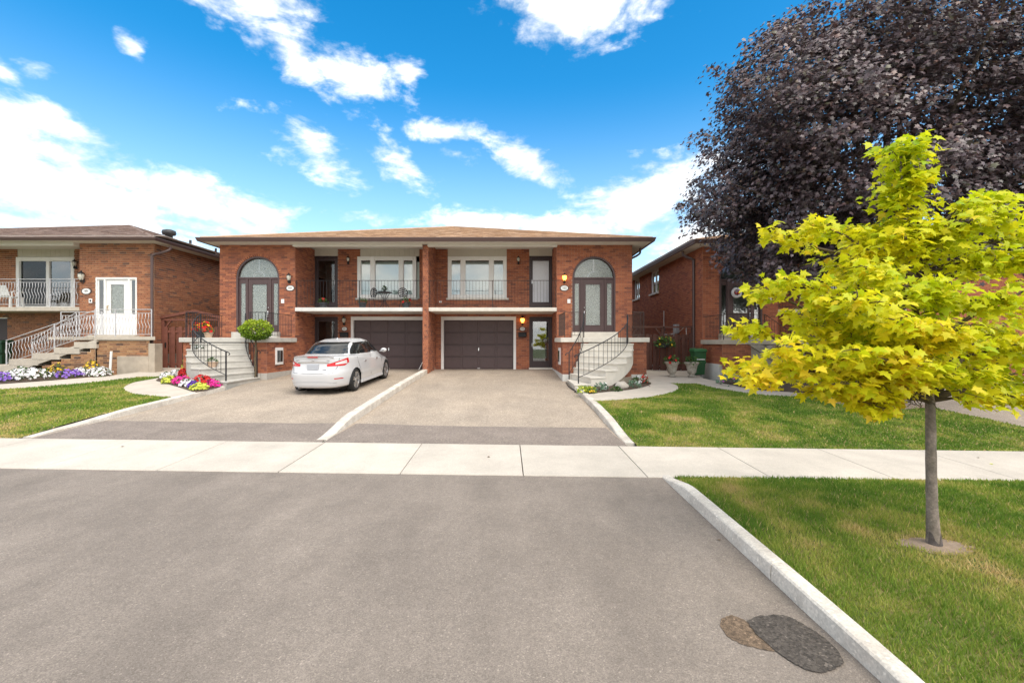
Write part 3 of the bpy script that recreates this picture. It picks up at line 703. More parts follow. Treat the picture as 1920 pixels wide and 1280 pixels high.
def textobj(name, body, size, loc, mat, parent, rot=(math.pi/2, 0, 0), ext=.002):
    cu = bpy.data.curves.new(name, 'FONT'); cu.body = body; cu.size = size; cu.align_x = 'CENTER'; cu.align_y = 'CENTER'; cu.extrude = ext
    cu.materials.append(MATS[mat])
    o = bpy.data.objects.new(name, cu)
    me = bpy.data.meshes.new_from_object(o); bpy.data.objects.remove(o)
    if not me.materials: me.materials.append(MATS[mat])
    return link(bpy.data.objects.new(name, me), parent, None, Matrix.Translation(loc) @ Matrix.Rotation(rot[2], 4, 'Z') @ Matrix.Rotation(rot[0], 4, 'X'))
def plaque(h, x, y, z, txt, w=.15, hh=.10, face='plaque', ink='ink', back='plaque_dark'):
    n = 28; e = lambda k: [(x+w*k*math.copysign(abs(math.cos(a))**.9, math.cos(a)), y, z+hh*k*math.sin(a)) for a in np.linspace(0, 2*math.pi, n+1)[:-1]]
    p = h.part('number_plaque', back, MB().prism([(a, b, c) for a, b, c in e(1.15)], (0, -.015, 0)))
    f = MB().prism([(a, b-.016, c) for a, b, c in e(.92)], (0, -.006, 0)).build('plaque_face', face, p)
    textobj('numerals', txt, hh*1.15, (x, y-.0245, z-.002), ink, p)
def lantern(h, x, y, z, lit=False, s=1.0):
    m = MB().lathe([(.012, -.20), (.035, -.19), (.05, -.13), (.02, -.10), (.03, -.09)], (x, y-.10*s, z), 10)
    m.tube([(x, y, z-.13*s), (x, y-.05, z-.19*s), (x, y-.10*s, z-.17*s)], .012, 6); m.box(x-.035, x+.035, y-.015, y, z-.2, z-.06)
    p = h.part('wall_lantern', 'black', m)
    MB().lathe([(.045*s, -.09*s), (.075*s, .0), (.08*s, .08*s), (.06*s, .09*s)], (x, y-.10*s, z), 8).build('lamp_glass', 'lamp_lit' if lit else 'lamp_glass', p)
    MB().lathe([(.085*s, .085*s), (.07*s, .12*s), (.03*s, .15*s), (.02*s, .165*s), (.012*s, .20*s)], (x, y-.10*s, z), 8).build('lamp_cap', 'black', p)
    for k in range(4):
        a = math.pi/4+k*math.pi/2
        MB().tube([(x+.047*s*math.cos(a), y-.10*s+.047*s*math.sin(a), z-.09*s), (x+.082*s*math.cos(a), y-.10*s+.082*s*math.sin(a), z+.08*s)], .006, 4).build('lamp_rib', 'black', p)
def frame_rect(m, x0, x1, z0, z1, y0, y1, w, wt=None, wb=None):
    wt = wt or w; wb = wb or w
    m.box(x0, x0+w, y0, y1, z0, z1); m.box(x1-w, x1, y0, y1, z0, z1); m.box(x0+w, x1-w, y0, y1, z1-wt, z1); m.box(x0+w, x1-w, y0, y1, z0, z0+wb)
    return m
_bal = {}
def baluster(h, p, top, r, mat, parent, wavy=None):
    key = (round(top, 3), r, mat, wavy)
    if key not in _bal:
        if wavy:
            pts = [(0, 0, 0), (0, 0, top*.22)]+[(wavy*math.sin(t*2*math.pi), 0, top*(.22+.56*t)) for t in np.linspace(.06, .94, 9)]+[(0, 0, top*.78), (0, 0, top)]
        else: pts = [(0, 0, 0), (0, 0, top)]
        me = MB().tube(pts, r, 5 if wavy else 4).mesh('baluster', bool(wavy)); me.materials.append(MATS[mat]); _bal[key] = me
    return link(bpy.data.objects.new('baluster', _bal[key]), parent, None, Matrix.Translation(p))
def railing(h, pts, zb, zt, mat, sp=.123, r=.009, rail=.016, posts=None, wavy=None, top2=None, name='railing'):
    # pts: plan polyline with floor heights (x, y, z); zb and zt above the floor
    m = MB()
    m.tube([(x, y, z+zt) for x, y, z in pts], rail, 6); m.tube([(x, y, z+zb) for x, y, z in pts], rail*.8, 6)
    if top2: m.tube([(x, y, z+top2) for x, y, z in pts], rail*.7, 6)
    for (x, y, z) in (posts or []): m.box(x-rail, x+rail, y-rail, y+rail, z, z+zt+.01)
    ro = h.part(name, mat, m)
    ln = [Vector(p) for p in pts]; acc = sp*.5
    for a, b in zip(ln, ln[1:]):
        L = (b-a).length
        while acc < L:
            p = a+(b-a)*(acc/L); baluster(h, (p.x, p.y, p.z+zb), (top2 or zt)-zb, r, mat, ro, wavy); acc += sp
        acc -= L
    return ro

YB, YF = 19.2, 17.45                              # back wall of the balcony recess, front of the bays
LAND = 1.93                                        # landing level

def arched_entry(h, T, dY, dZ, style):
    y = YF+dY; cx, r, zs, zb = T(3.2225), .8275, 4.23+dZ, 2.16+dZ
    sg = T(1)-T(0)
    # ring of headers over the arch
    for k in range(34):
        a0, a1 = math.pi*k/34+.012, math.pi*(k+1)/34-.012; t = h.rng.betavariate(2.5, 1.3)
        q = [(cx+rr*math.cos(a), yy, zs+rr*math.sin(a)) for yy in (y-.018, y+.06) for rr, a in ((r, a0), (r+.115, a0), (r+.115, a1), (r, a1))]
        h.extra.add(q, [(0, 1, 2, 3), (4, 7, 6, 5), (0, 3, 7, 4), (1, 5, 6, 2), (0, 4, 5, 1), (3, 2, 6, 7)], t)
    n = 24
    def band(m, r0, r1, y0, y1, zlo):
        A = [(cx-r0, zlo)]+[(cx-r0*math.cos(math.pi*k/n), zs+r0*math.sin(math.pi*k/n)) for k in range(n+1)]+[(cx+r0, zlo)]
        B = [(cx-r1, zlo)]+[(cx-r1*math.cos(math.pi*k/n), zs+r1*math.sin(math.pi*k/n)) for k in range(n+1)]+[(cx+r1, zlo)]
        v = [(a[0], yy, a[1]) for yy in (y0, y1) for a in A]+[(b[0], yy, b[1]) for yy in (y0, y1) for b in B]; k = len(A)
        f = []
        for i in range(k-1): f += [(i, i+1, k+i+1, k+i), (2*k+i, 3*k+i, 3*k+i+1, 2*k+i+1), (i, 2*k+i, 2*k+i+1, i+1), (k+i, k+i+1, 3*k+i+1, 3*k+i)]
        m.add(v, f)
    m = MB(); band(m, r, r-.06, y-.004, y+.17, zb)
    sx = lambda a, b, *z: m.box(T(a), T(b), *z)
    sx(2.45, 3.995, y+.05, y+.16, 4.20+dZ, 4.265+dZ)
    sx(2.735, 2.805, y+.045, y+.16, zb, 4.20+dZ); sx(3.635, 3.705, y+.045, y+.16, zb, 4.20+dZ)
    fr = h.part('door_frame', style['door'], m, bev=.006)
    # side lights with timber panel round the glass
    for a, b, g0, g1 in ((2.455, 2.735, 2.50, 2.66), (3.705, 3.99, 3.745, 3.915)):
        q = MB(); y0, y1 = y+.08, y+.13
        q.box(T(a), T(g0), y0, y1, zb, 4.2+dZ); q.box(T(g1), T(b), y0, y1, zb, 4.2+dZ); q.box(T(g0), T(g1), y0, y1, zb, 2.43+dZ); q.box(T(g0), T(g1), y0, y1, 4.03+dZ, 4.2+dZ)
        s_ = h.part('sidelight', style['door'], q, bev=.004)
        MB().box(T(g0), T(g1), y+.10, y+.108, 2.43+dZ, 4.03+dZ).build('pane', style['glass'], s_)
    # door leaf
    q = MB(); y0, y1 = y+.075, y+.125; gz0 = style.get('gl0', 2.41)+dZ
    for a in ((2.81, 2.90, zb, 4.195+dZ), (3.49, 3.63, zb, 4.195+dZ), (2.90, 3.49, zb, gz0), (2.90, 3.49, 4.01+dZ, 4.195+dZ)): q.box(T(a[0]), T(a[1]), y0, y1, a[2], a[3])
    frame_rect(q, min(T(2.89), T(3.50)), max(T(2.89), T(3.50)), gz0-.012, 4.022+dZ, y0-.014, y0+.01, .028)
    if style.get('panels'):
        for a, b in ((2.93, 3.17), (3.22, 3.46)): q.box(T(a), T(b), y0-.012, y0+.01, zb+.12, gz0-.10)
    d = h.part('door', style['door'], q, bev=.004)
    MB().box(T(2.90), T(3.49), y+.095, y+.104, gz0, 4.01+dZ).build('pane', style['glass'], d)
    hx = T(2.855)
    MB().tube([(hx, y+.07, 2.98+dZ), (hx, y+.03, 2.96+dZ), (hx, y+.02, 2.85+dZ), (hx, y+.03, 2.74+dZ), (hx, y+.07, 2.72+dZ)], .013, 6).lathe([(.028, -.01), (.028, .01)], (hx, y+.06, 3.10+dZ), 10).build('handle', 'chrome', d, True)
    # fanlight
    gr = .737; pts = [(cx-gr*math.cos(math.pi*k/n), y+.10, 4.265+dZ+(gr-.03)*math.sin(math.pi*k/n)) for k in range(n+1)]
    fl = h.part('fanlight', style['glass'], MB().prism(pts, (0, .008, 0)))
    q = MB()
    for k in range(1, 4):
        a = math.pi*k/4; q.tube([(cx+.2*math.cos(a), y+.096, 4.28+dZ+.2*math.sin(a)), (cx+.72*math.cos(a), y+.096, 4.27+dZ+.68*math.sin(a))], .004, 4)
    q.tube([(cx+.22*math.cos(a), y+.096, 4.27+dZ+.22*math.sin(a)) for a in np.linspace(0, math.pi, 14)], .004, 4)
    q.build('came', 'chrome', fl)
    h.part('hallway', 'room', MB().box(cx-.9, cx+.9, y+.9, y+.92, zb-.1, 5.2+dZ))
    h.part('curtain', 'lace', MB().box(cx-.8, cx+.8, y+.30, y+.305, zb, 5.1+dZ))
    # door step
    h.part('door_step', style['stone'], MB().box(T(2.36), T(4.08), y-.28, y+.2, LAND+dZ+.002, zb-.004), bev=.01)

def unit(h, T, dY, dZ, style):
    yb, yf = YB+dY, YF+dY; X = lambda a, b: (min(T(a), T(b)), max(T(a), T(b)))
    right = T(1) > T(0)
    base = .60+dZ
    # bay front
    x0, x1 = X(1.8, 4.68); W = x1-x0
    h.wall((x0, yf), (1, 0), (0, -1), W, LAND+dZ-.4, 5.50+dZ, arch=(T(3.2225)-x0, .8275+.06, 4.23+dZ, 0))
    arched_entry(h, T, dY, dZ, style)
    # bay side towards the recess
    xi = T(1.8); nx = -1 if right else 1
    h.wall((xi, yf), (0, 1), (nx, 0), yb-yf, base-.1, 5.66+dZ, [])
    # back wall of the recess
    x0, x1 = X(-3.12, 1.8)
    ho = []
    for a, b, z0, z1 in ((-2.90, .26, 0, 2.85), (.82, 1.79, 0, 2.84), (-2.62, -.135, 3.60, 6), (.82, 1.79, 3.0, 6)):
        p, q = X(a, b); ho.append((p-x0, q-x0, z0+dZ, z1+dZ))
    h.wall((x0, yb), (1, 0), (0, -1), x1-x0, base-.1, 5.70+dZ, ho)
    # balcony slab
    a, b = X(-3.12, 1.8)
    h.part('balcony_slab', style['slab'], MB().box(a+.002, b-.002, yf-.02, yb+.05, 2.955+dZ, 3.10+dZ), bev=.012)
    # garage
    a, b = X(-2.90, .26); m = MB()
    m.box(a, a+.11, yb-.03, yb+.16, base-.02, 2.70+dZ); m.box(b-.11 if right else b-.11, b, yb-.03, yb+.16, base-.02, 2.70+dZ); m.box(a, b, yb-.032, yb+.16, 2.70+dZ, 2.85+dZ)
    h.part('garage_trim', style['trim'], m, bev=.006)
    a += .115; b -= .115; z0, z1 = base+.03, 2.70+dZ
    g = h.part('garage_door', 'garage', MB().box(a, b, yb+.07, yb+.11, z0, z1))
    cw, rh = (b-a)/4, (z1-z0)/4
    for i in range(4):
        for j in range(4):
            MB().box(a+i*cw+.045, a+(i+1)*cw-.045, yb+.052, yb+.08, z0+j*rh+.035, z0+(j+1)*rh-.03).build('panel', 'garage', g).modifiers.new('bevel', 'BEVEL').width = .012
    for j in range(1, 4): MB().box(a, b, yb+.064, yb+.08, z0+j*rh-.006, z0+j*rh+.006).build('seam', 'black', g)
    mx = (a+b)/2
    MB().box(mx-.02, mx+.02, yb+.03, yb+.06, z0+.78, z0+.90).build('handle', 'chrome', g); MB().box(mx-.06, mx+.06, yb+.03, yb+.06, z0+.02, z0+.05).build('lift_handle', 'chrome', g)
    # lower door
    def door(a, b, z0, z1, gl, glass_, behind, name, w=.10, hz=None, hs=1):
        a, b = X(a, b); m = frame_rect(MB(), a, b, z0, z1, yb-.01, yb+.12, .07, .07, .02)
        d = h.part(name, style['ldoor'], m, bev=.005); q = MB(); p0, p1 = a+.075, b-.075
        g0, g1, gb, gt = p0+w, p1-w, z0+gl[0], z1-gl[1]
        q.box(p0, g0, yb+.02, yb+.07, z0+.02, z1-.075); q.box(g1, p1, yb+.02, yb+.07, z0+.02, z1-.075); q.box(g0, g1, yb+.02, yb+.07, z0+.02, gb); q.box(g0, g1, yb+.02, yb+.07, gt, z1-.075)
        lf = q.build('leaf', style['ldoor'], d); bevel(lf, .005)
        MB().box(g0, g1, yb+.04, yb+.048, gb, gt).build('pane', glass_, d)
        if behind: MB().box(g0-.05, g1+.05, yb+.25, yb+.26, gb-.05, gt+.05).build('curtain', behind, d)
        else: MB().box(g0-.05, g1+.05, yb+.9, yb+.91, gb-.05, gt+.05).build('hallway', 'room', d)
        hx = (a+.115) if hs*(1 if right else -1) > 0 else (b-.115)
        MB().tube([(hx, yb+.03, (hz or z0+.95)+.1), (hx, yb-.03, (hz or z0+.95)+.09), (hx, yb-.03, (hz or z0+.95)-.07), (hx, yb+.03, (hz or z0+.95)-.08)], .011, 5).build('handle', 'chrome', d)
        MB().box(a-.02, b+.02, yb-.08, yb+.12, z0-.10, z0).build('sill', style['sill'], d)
    door(.82, 1.79, .70+dZ, 2.84+dZ, (.28, .20), style['gl_low'], style.get('beh_low'), 'lower_door', .08)
    door(.82, 1.79, 3.20+dZ, 5.40+dZ, (.26, .20), style['gl_up'], style.get('beh_up'), 'balcony_door', .07, 4.30+dZ)
    # triple window
    wo = style.get('wo', 0); wx = lambda v: T(v)+wo
    a, b = min(wx(-2.62), wx(-.135)), max(wx(-2.62), wx(-.135))
    m = MB(); z0, z1 = 3.63+dZ, 5.38+dZ; y0, y1 = yb-.02, yb+.10
    panes = sorted([tuple(sorted((wx(p), wx(q)))) for p, q in ((-2.478, -2.07), (-1.89, -.87), (-.69, -.27))])
    xs = [a]+[v for p in panes for v in p]+[b]
    for i in range(0, 8, 2): m.box(xs[i], xs[i+1], y0, y1, z0, z1)
    for p, q in panes: m.box(p, q, y0, y1, z0, 3.76+dZ); m.box(p, q, y0, y1, 5.24+dZ, z1)
    w = h.part('window', 'white_frame', m, bev=.008)
    for p, q in panes:
        frame_rect(MB(), p, q, 3.76+dZ, 5.24+dZ, yb+.01, yb+.06, .018).build('sash', 'white_frame', w)
        MB().box(p, q, yb+.045, yb+.053, 3.76+dZ, 5.24+dZ).build('pane', 'pane_soft', w)
    MB().box(a-.1, b+.1, yb+.16, yb+.17, 3.5+dZ, 5.17+dZ).build('blind', style['blind'], w)
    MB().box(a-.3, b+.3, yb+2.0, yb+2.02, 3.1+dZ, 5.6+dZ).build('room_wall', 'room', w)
    h.part('window_sill', style['sill'], MB().box(a-.06, b+.09, yb-.09, yb+.1, 3.55+dZ, 3.628+dZ), bev=.008)
    # vertical siding above window and door
    for p, q in ((-2.62, -.135), (.82, 1.79)):
        a, b = X(p, q); k = round((b-a)/.205); cw = (b-a)/k
        for i in range(k):
            h.part('siding_board', 'siding', MB().box(a+i*cw+.004, a+(i+1)*cw-.004, yb-.012, yb+.04, 5.385+dZ if p < 0 else 5.405+dZ, 5.70+dZ))
        h.part('siding_back', 'soffit', MB().box(a, b, yb+.01, yb+.05, 5.39+dZ, 5.70+dZ))
    # recess ceiling boards and beam
    a, b = X(-3.12, 1.8)
    k = round((b-a)/.21); cw = (b-a)/k
    for i in range(k): h.part('ceiling_board', 'soffit', MB().box(a+i*cw+.003, a+(i+1)*cw-.003, yf-.1, yb, 5.69+dZ, 5.71+dZ))
    h.part('header_beam', 'soffit', MB().box(a+.001, b-.001, yf-.22, yf+.02, 5.40+dZ, 5.72+dZ), bev=.01)
    # balcony railing
    railing(h, [(a+.02, yf+.05, 3.10+dZ), (b-.02, yf+.05, 3.10+dZ)], .10, 1.04, style['rail'], .124, .006, .011, [(a+.03, yf+.05, 3.10+dZ), ((a+b)/2, yf+.05, 3.10+dZ), (b-.03, yf+.05, 3.10+dZ)], name='balcony_railing')
    # lamps, plaques, boxes
    if style['num']:
        s = 1 if right else -1
        lantern(h, T(2.085) if right else T(1.99), yf, 4.22+dZ, style['lit'])
        plaque(h, T(2.085) if right else T(1.97), yf-.013, 3.84+dZ, style['num'])
        h.part('doorbell_plate', 'white_paint', MB().box(T(2.26)-.06, T(2.26)+.06, yf-.035, yf-.012, 3.26+dZ, 3.42+dZ), bev=.006)
        lantern(h, T(.53), yb, 2.68+dZ, style['lit']); plaque(h, T(.53), yb-.013, 2.33+dZ, style['num'], .11, .08)
        lantern(h, T(.36), yb, 5.24+dZ, False, .8)
        mb = h.part('mailbox', 'black', MB().box(T(.53)-.17, T(.53)+.17, yb-.13, yb-.012, 1.98+dZ, 2.15+dZ), bev=.02)
        MB().box(T(.53)-.18, T(.53)+.18, yb-.145, yb-.01, 2.15+dZ, 2.18+dZ).build('lid', 'black', mb)

def hip_roof(h, x0, x1, y0, yb, z, ax, ay, az, mat, gutter_z=.14, oh_front=.66, oh_side=.55, label=None, rows=34):
    # base planes under the shingles
    y1 = yb
    A, B, C, D = (x0, y0, z), (x1, y0, z), (x1, y1, z), (x0, y1, z); E, G = (ax, ay, az), (ax, y1-(ay-y0), az)
    base = MB().add([A, B, C, D, E, G], [(0, 1, 4), (1, 2, 5, 4), (2, 3, 5), (3, 0, 4, 5)])
    ro = h.part('roof', mat, base)
    base_t = ro.data.attributes.new('tone', 'FLOAT', 'FACE'); base_t.data.foreach_set('value', [.4]*4)
    m = MB(); rg = random.Random(11)
    def slope(p0, p1, q0, q1, n):                # eave p0-p1 up to ridge q0-q1
        p0, p1, q0, q1 = map(Vector, (p0, p1, q0, q1)); nn = (p1-p0).cross(q0-p0).normalized()
        if nn.z < 0: nn = -nn
        for r in range(n):
            t0, t1 = r/n, min(1, (r+1.12)/n); a0, b0 = p0.lerp(q0, t0), p1.lerp(q1, t0); a1, b1 = p0.lerp(q0, t1), p1.lerp(q1, t1)
            L = (b0-a0).length; s = -rg.uniform(0, .3)
            while s < L:
                w = rg.uniform(.16, .42); e0, e1 = max(0, s)/L, min(L, s+w)/L; s += w
                if e1-e0 < .001: continue
                th = rg.uniform(.006, .018); lo = rg.uniform(-.02, .02)
                f = lambda e, t: (a0.lerp(b0, e)).lerp(a1.lerp(b1, e), t)
                c = [f(e0, lo), f(e1, lo), f(e1, 1), f(e0, 1)]
                m.add([c[0]+nn*.004, c[1]+nn*.004, c[2]+nn*.004, c[3]+nn*.004, c[0]+nn*(th+.006), c[1]+nn*(th+.006)], [(4, 5, 2, 3), (0, 1, 5, 4), (0, 4, 3), (1, 2, 5)], rg.betavariate(2, 2))
    slope(A, B, E, E, rows)
    slope(B, C, E, G, rows) if h.name != 'main' else None
    slope(D, A, G, E, rows) if h.name == 'right' else None
    s = m.build('shingles', mat, ro); s['kind'] = 'stuff'
    # hip caps
    q = MB(); q.tube([A, E], .05, 5); q.tube([B, E], .05, 5); q.tube([E, G], .05, 5)
    qc = q.build('ridge_cap', mat, ro); t_ = qc.data.attributes.new('tone', 'FLOAT', 'FACE'); t_.data.foreach_set('value', [.55]*len(qc.data.polygons))
    # gutter: a K profile run round the front and sides
    g = gutter_z; prof_ = [(0, 0), (-.075, 0), (-.095, g*.45), (-.115, g*.75), (-.115, g), (-.10, g), (-.10, g*.8), (0, g*.8)]
    def run(a, b, outn, name='gutter', ca=0, cb=0):
        a, b, o = Vector(a), Vector(b), Vector(outn); t = (b-a).normalized(); q = MB(); k = len(prof_)
        for p, c in ((a, ca), (b, cb)): q.v += [tuple(p-o*u-t*(u*c)+Vector((0, 0, v))) for u, v in prof_]
        q.f += [(i, (i+1) % k, k+(i+1) % k, k+i) for i in range(k)]+[tuple(range(k))[::-1], tuple(range(k, 2*k))]
        h.part(name, 'gutter', q)
    zg = z-g
    run((x0, y0, zg), (x1, y0, zg), (0, -1, 0), ca=-1, cb=1); run((x1, y0, zg), (x1, y1, zg), (1, 0, 0), ca=-1); run((x0, y1, zg), (x0, y0, zg), (-1, 0, 0), cb=1)
    # soffit boards
    zs = zg+.012
    k = int((x1-x0)/.4); cw = (x1-x0)/k
    for i in range(k): h.part('soffit_board', 'soffit', MB().box(x0+i*cw+.0015, x0+(i+1)*cw-.0015, y0+.002, y0+oh_front+.12, zs, zs+.015))
    h.part('soffit', 'soffit', MB().box(x0+.001, x0+oh_side+.05, y0+oh_front+.125, y1, zs, zs+.015)); h.part('soffit', 'soffit', MB().box(x1-oh_side-.05, x1-.001, y0+oh_front+.125, y1, zs, zs+.015))
    h.part('roof_deck', 'soffit', MB().box(x0+.12, x1-.12, y0+oh_front+.02, y1-.1, zs+.30, zs+.31))
    return ro

def downspout(h, pts, w=.045, mat='gutter', name='downspout'):
    return h.part(name, mat, MB().tube(pts, w, 8))

# ---- the curved stairs of the middle house (right one; T mirrors it)
def curved_stairs(h, T, stone, rail, side_mat, base_mat):
    cx, cy, ao, bo, ai, bi, N = 1.93, 15.4, 2.18, 1.95, .47, .16, 8
    gr = gz(T(2.0), 13.6)
    def pt(t, o, d=0.0):
        a, b = (ao+d, bo+d) if o else (ai-d*0, bi)
        return (cx+a*math.cos(t), cy-b*math.sin(t))
    st = h.part('staircase', stone, MB().box(T(2.0), T(2.3), 15.2, 15.38, gr-.1, gr+.3))
    rise = (LAND-gr)/N
    tt = [math.pi/2*k/(N-1) for k in range(N)]
    for n in range(1, N):
        z = LAND-rise*n; t0, t1 = tt[n-1], tt[n]; zb = max(gz(T(3), 14)-.15, z-.46)
        def ring_(d, back=.06):
            o = [pt(t0-back+(t1-t0+back)*k/5, 1, d) for k in range(6)]; i = [pt(t1+(t0-back-t1)*k/3, 0) for k in range(4)]
            return [(T(x), y) for x, y in o+i]
        tp = [t0-.06+(t1-t0+.06)*k/5 for k in range(6)]+[t1+(t0-.06-t1)*k/3 for k in range(4)]
        low = [max(gr-.15, LAND-rise*(N-1)*max(0, t)/(math.pi/2)-.56) for t in tp]; rg_ = ring_(0); k_ = len(rg_)
        q = MB(); q.add([(x, y, zz) for (x, y), zz in zip(rg_, low)]+[(x, y, z-.045) for x, y in rg_], [tuple(range(k_))[::-1], tuple(range(k_, 2*k_))]+[(i, (i+1) % k_, k_+(i+1) % k_, k_+i) for i in range(k_)]); s1 = q.build('step', stone, st)
        nose = [pt(t0+(t1-t0)*k/5, 1, .02) for k in range(5)]+[pt(t1+.018, 1, .02), pt(t1+.05, 0)]+[pt(t1+(t0-t1)*k/3, 0) for k in range(4)]
        q = MB().prism([(T(x), y, z-.045) for x, y in nose], (0, 0, .045)); bevel(q.build('tread', stone, s1), .008)
    # brick and concrete support under the upper flight
    arc = [pt(a, 1, -.07) for a in np.linspace(0.02, .85, 9)]
    q = MB(); q2 = MB()
    for ia, (a, b) in enumerate(zip(arc, arc[1:])):
        ztop = min(LAND-.5, LAND-rise*(N-1)*(.02+.104*(ia+1))/(math.pi/2)-.58)
        g0 = gz(T(a[0]), a[1])-.1
        q.add([(T(a[0]), a[1], gr+.33), (T(b[0]), b[1], gr+.33), (T(b[0]), b[1], ztop), (T(a[0]), a[1], ztop)], [(0, 1, 2, 3)])
        sa, sb = Vector((a[0]-cx, a[1]-cy)).normalized()*.02, Vector((b[0]-cx, b[1]-cy)).normalized()*.02
        q2.add([(T(a[0]+sa.x), a[1]+sa.y, g0), (T(b[0]+sb.x), b[1]+sb.y, g0), (T(b[0]+sb.x), b[1]+sb.y, gr+.33), (T(a[0]+sa.x), a[1]+sa.y, gr+.33), (T(a[0]), a[1], gr+.34), (T(b[0]), b[1], gr+.34)], [(0, 1, 2, 3), (3, 2, 5, 4)])
        u = Vector((T(b[0])-T(a[0]), b[1]-a[1])); W = u.length; u.normalize(); n = Vector((-u.y, u.x))
        if n.dot(Vector((T(a[0])-T(cx), a[1]-cy))) < 0: n = -n
        h.wall((T(a[0]), a[1]), u, n, W, gr+.34, max(gr+.36, ztop), seen=False)
    q2.build('stair_footing', base_mat, st)
    # railings following the curve
    def slope_z(t): return LAND-rise*(N-1)*min(1, max(0, t/(math.pi/2)))-rise*.15*(t > .01)
    def rail_line(o, d, a0, a1, nb, hgt=.86, r=.016):
        ts = np.linspace(a0, a1, 16); line = []
        for t in ts:
            x, y = pt(t, o, d); line.append((T(x), y, slope_z(t)))
        m = MB(); m.tube([(x, y, z+hgt) for x, y, z in line]+[(line[-1][0]+(T(1)-T(0))*-.10, line[-1][1]-.02, line[-1][2]+hgt-.03), (line[-1][0]+(T(1)-T(0))*-.13, line[-1][1]-.02, line[-1][2]+hgt-.08), (line[-1][0]+(T(1)-T(0))*-.09, line[-1][1]-.02, line[-1][2]+hgt-.10)], r, 6)
        m.tube([(x, y, z+.16) for x, y, z in line], r*.7, 5)
        for k in (0, -1): m.box(line[k][0]-.016, line[k][0]+.016, line[k][1]-.016, line[k][1]+.016, line[k][2]-.10, line[k][2]+hgt)
        ro = h.part('stair_railing', rail, m)
        for t in np.linspace(a0, a1, nb+2)[1:-1]:
            x, y = pt(t, o, d); z = slope_z(t); baluster(h, (T(x), y, z+.16), hgt-.16, .008, rail, ro)
    rail_line(1, -.16, .06, math.pi/2-.06, 17); 
    line = [pt(t, 0) for t in np.linspace(.05, 1.45, 8)]
    ai += .10; bi += .10
    rail_line(0, 0, .02, 1.5, 6)

def landing(h, T, stone, base_mat, base_h, x0=1.8, x1=4.62, split=(2.42, 4.08)):
    X = lambda a, b: (min(T(a), T(b)), max(T(a), T(b))); right = T(1) > T(0); yl = 15.42
    g = gz(T(3), 15.4); zt = LAND-.155
    a, b = X(x0, x1)
    # front piers either side of the stair and both flanks
    for p, q in ((x0, split[0]+.25), (split[1], x1)):
        c, d = X(p, q); h.wall((c, yl), (1, 0), (0, -1), d-c, g+base_h, zt)
        h.part('footing', base_mat, MB().box(c-.012, d+.012, yl-.02, yl+.3, g-.35, g+base_h))
    for xx, nx in ((T(x0), -1 if right else 1), (T(x1), 1 if right else -1)):
        h.wall((xx, yl), (0, 1), (nx, 0), YF-yl if xx != T(x0) else YB-yl, g+base_h, zt if xx != T(x0) else zt)
        c, d = sorted((xx-nx*.3, xx+nx*.02)); h.part('footing', base_mat, MB().box(c, d, yl+.31, YF if xx != T(x0) else YB, g-.3, g+base_h+.0))
    h.part('landing_core', stone, MB().box(a+.05, b-.05, yl+.05, YF-.02, g, LAND-.16))
    h.part('landing', stone, MB().box(a-.09, b+.09, yl-.10, YF-.02, LAND-.155, LAND), bev=.012)

T_R = lambda x: x
T_L = lambda x: -6.44-x
T_105 = lambda x: 12.05-x

# ---- middle house, 101 and 103
hm = House('brick_house', (-3.2, 17.5, .6), 'brick_m', 'mortar_m'); hm.name = 'main'
tag(hm.root, 'wide two-storey red brick semi-detached house with two arched doorways and two dark garages', 'house', 'brick houses')
st_r = dict(door='door_brown', glass='etched', stone='step_r', slab='step_r', trim='white_paint', ldoor='door_dark', gl_low='pane_soft', gl_up='frosted', beh_up='lace', sill='step_r', blind='blind', rail='iron_brown', num='103', lit=True)
st_l = dict(st_r, stone='step_l', slab='parge_white', gl_low='pane', gl_up='pane', beh_low=None, beh_up=None, blind='blind_g', rail='iron', num='101', lit=False, sill='step_l', wo=-.13)
unit(hm, T_R, 0, 0, st_r); unit(hm, T_L, 0, 0, st_l)
# party pier
hm.wall((-3.32, 17.36), (1, 0), (0, -1), .20, .55, 5.47, L=.10)
hm.wall((-3.12, 17.36), (0, 1), (1, 0), YB-17.36, .55, 5.68); hm.wall((-3.32, 17.36), (0, 1), (-1, 0), YB-17.36, .55, 5.68)
# outer walls
for xx, nx in ((4.68, 1), (-11.12, -1)): hm.wall((xx, YF), (0, 1), (nx, 0), 2.6, .3, 5.5, seen=False)
hm.part('side_wall', 'brick_r', MB().box(-11.1, -11.0, YF+.02, 31, .2, 5.55)); hm.part('side_wall', 'brick_r', MB().box(4.56, 4.66, YF+.02, 31, .2, 5.55)); hm.part('rear_wall', 'brick_r', MB().box(-11, 4.56, 30.9, 31, .2, 5.55))
hm.part('floor_slab', 'room', MB().box(-11, 4.5, YB+.2, 30, 3.0, 3.08))
hip_roof(hm, -11.42, 5.25, 16.79, 37.0, 5.62, -3.1, 25.1, 8.11, 'shingle_m')
landing(hm, T_R, 'step_r', 'parge_white', .24); landing(hm, T_L, 'step_l', 'parge', .22)
curved_stairs(hm, T_R, 'step_r', 'iron', 'brick_m', 'parge_tan'); curved_stairs(hm, T_L, 'step_l', 'iron', 'brick_m', 'parge')
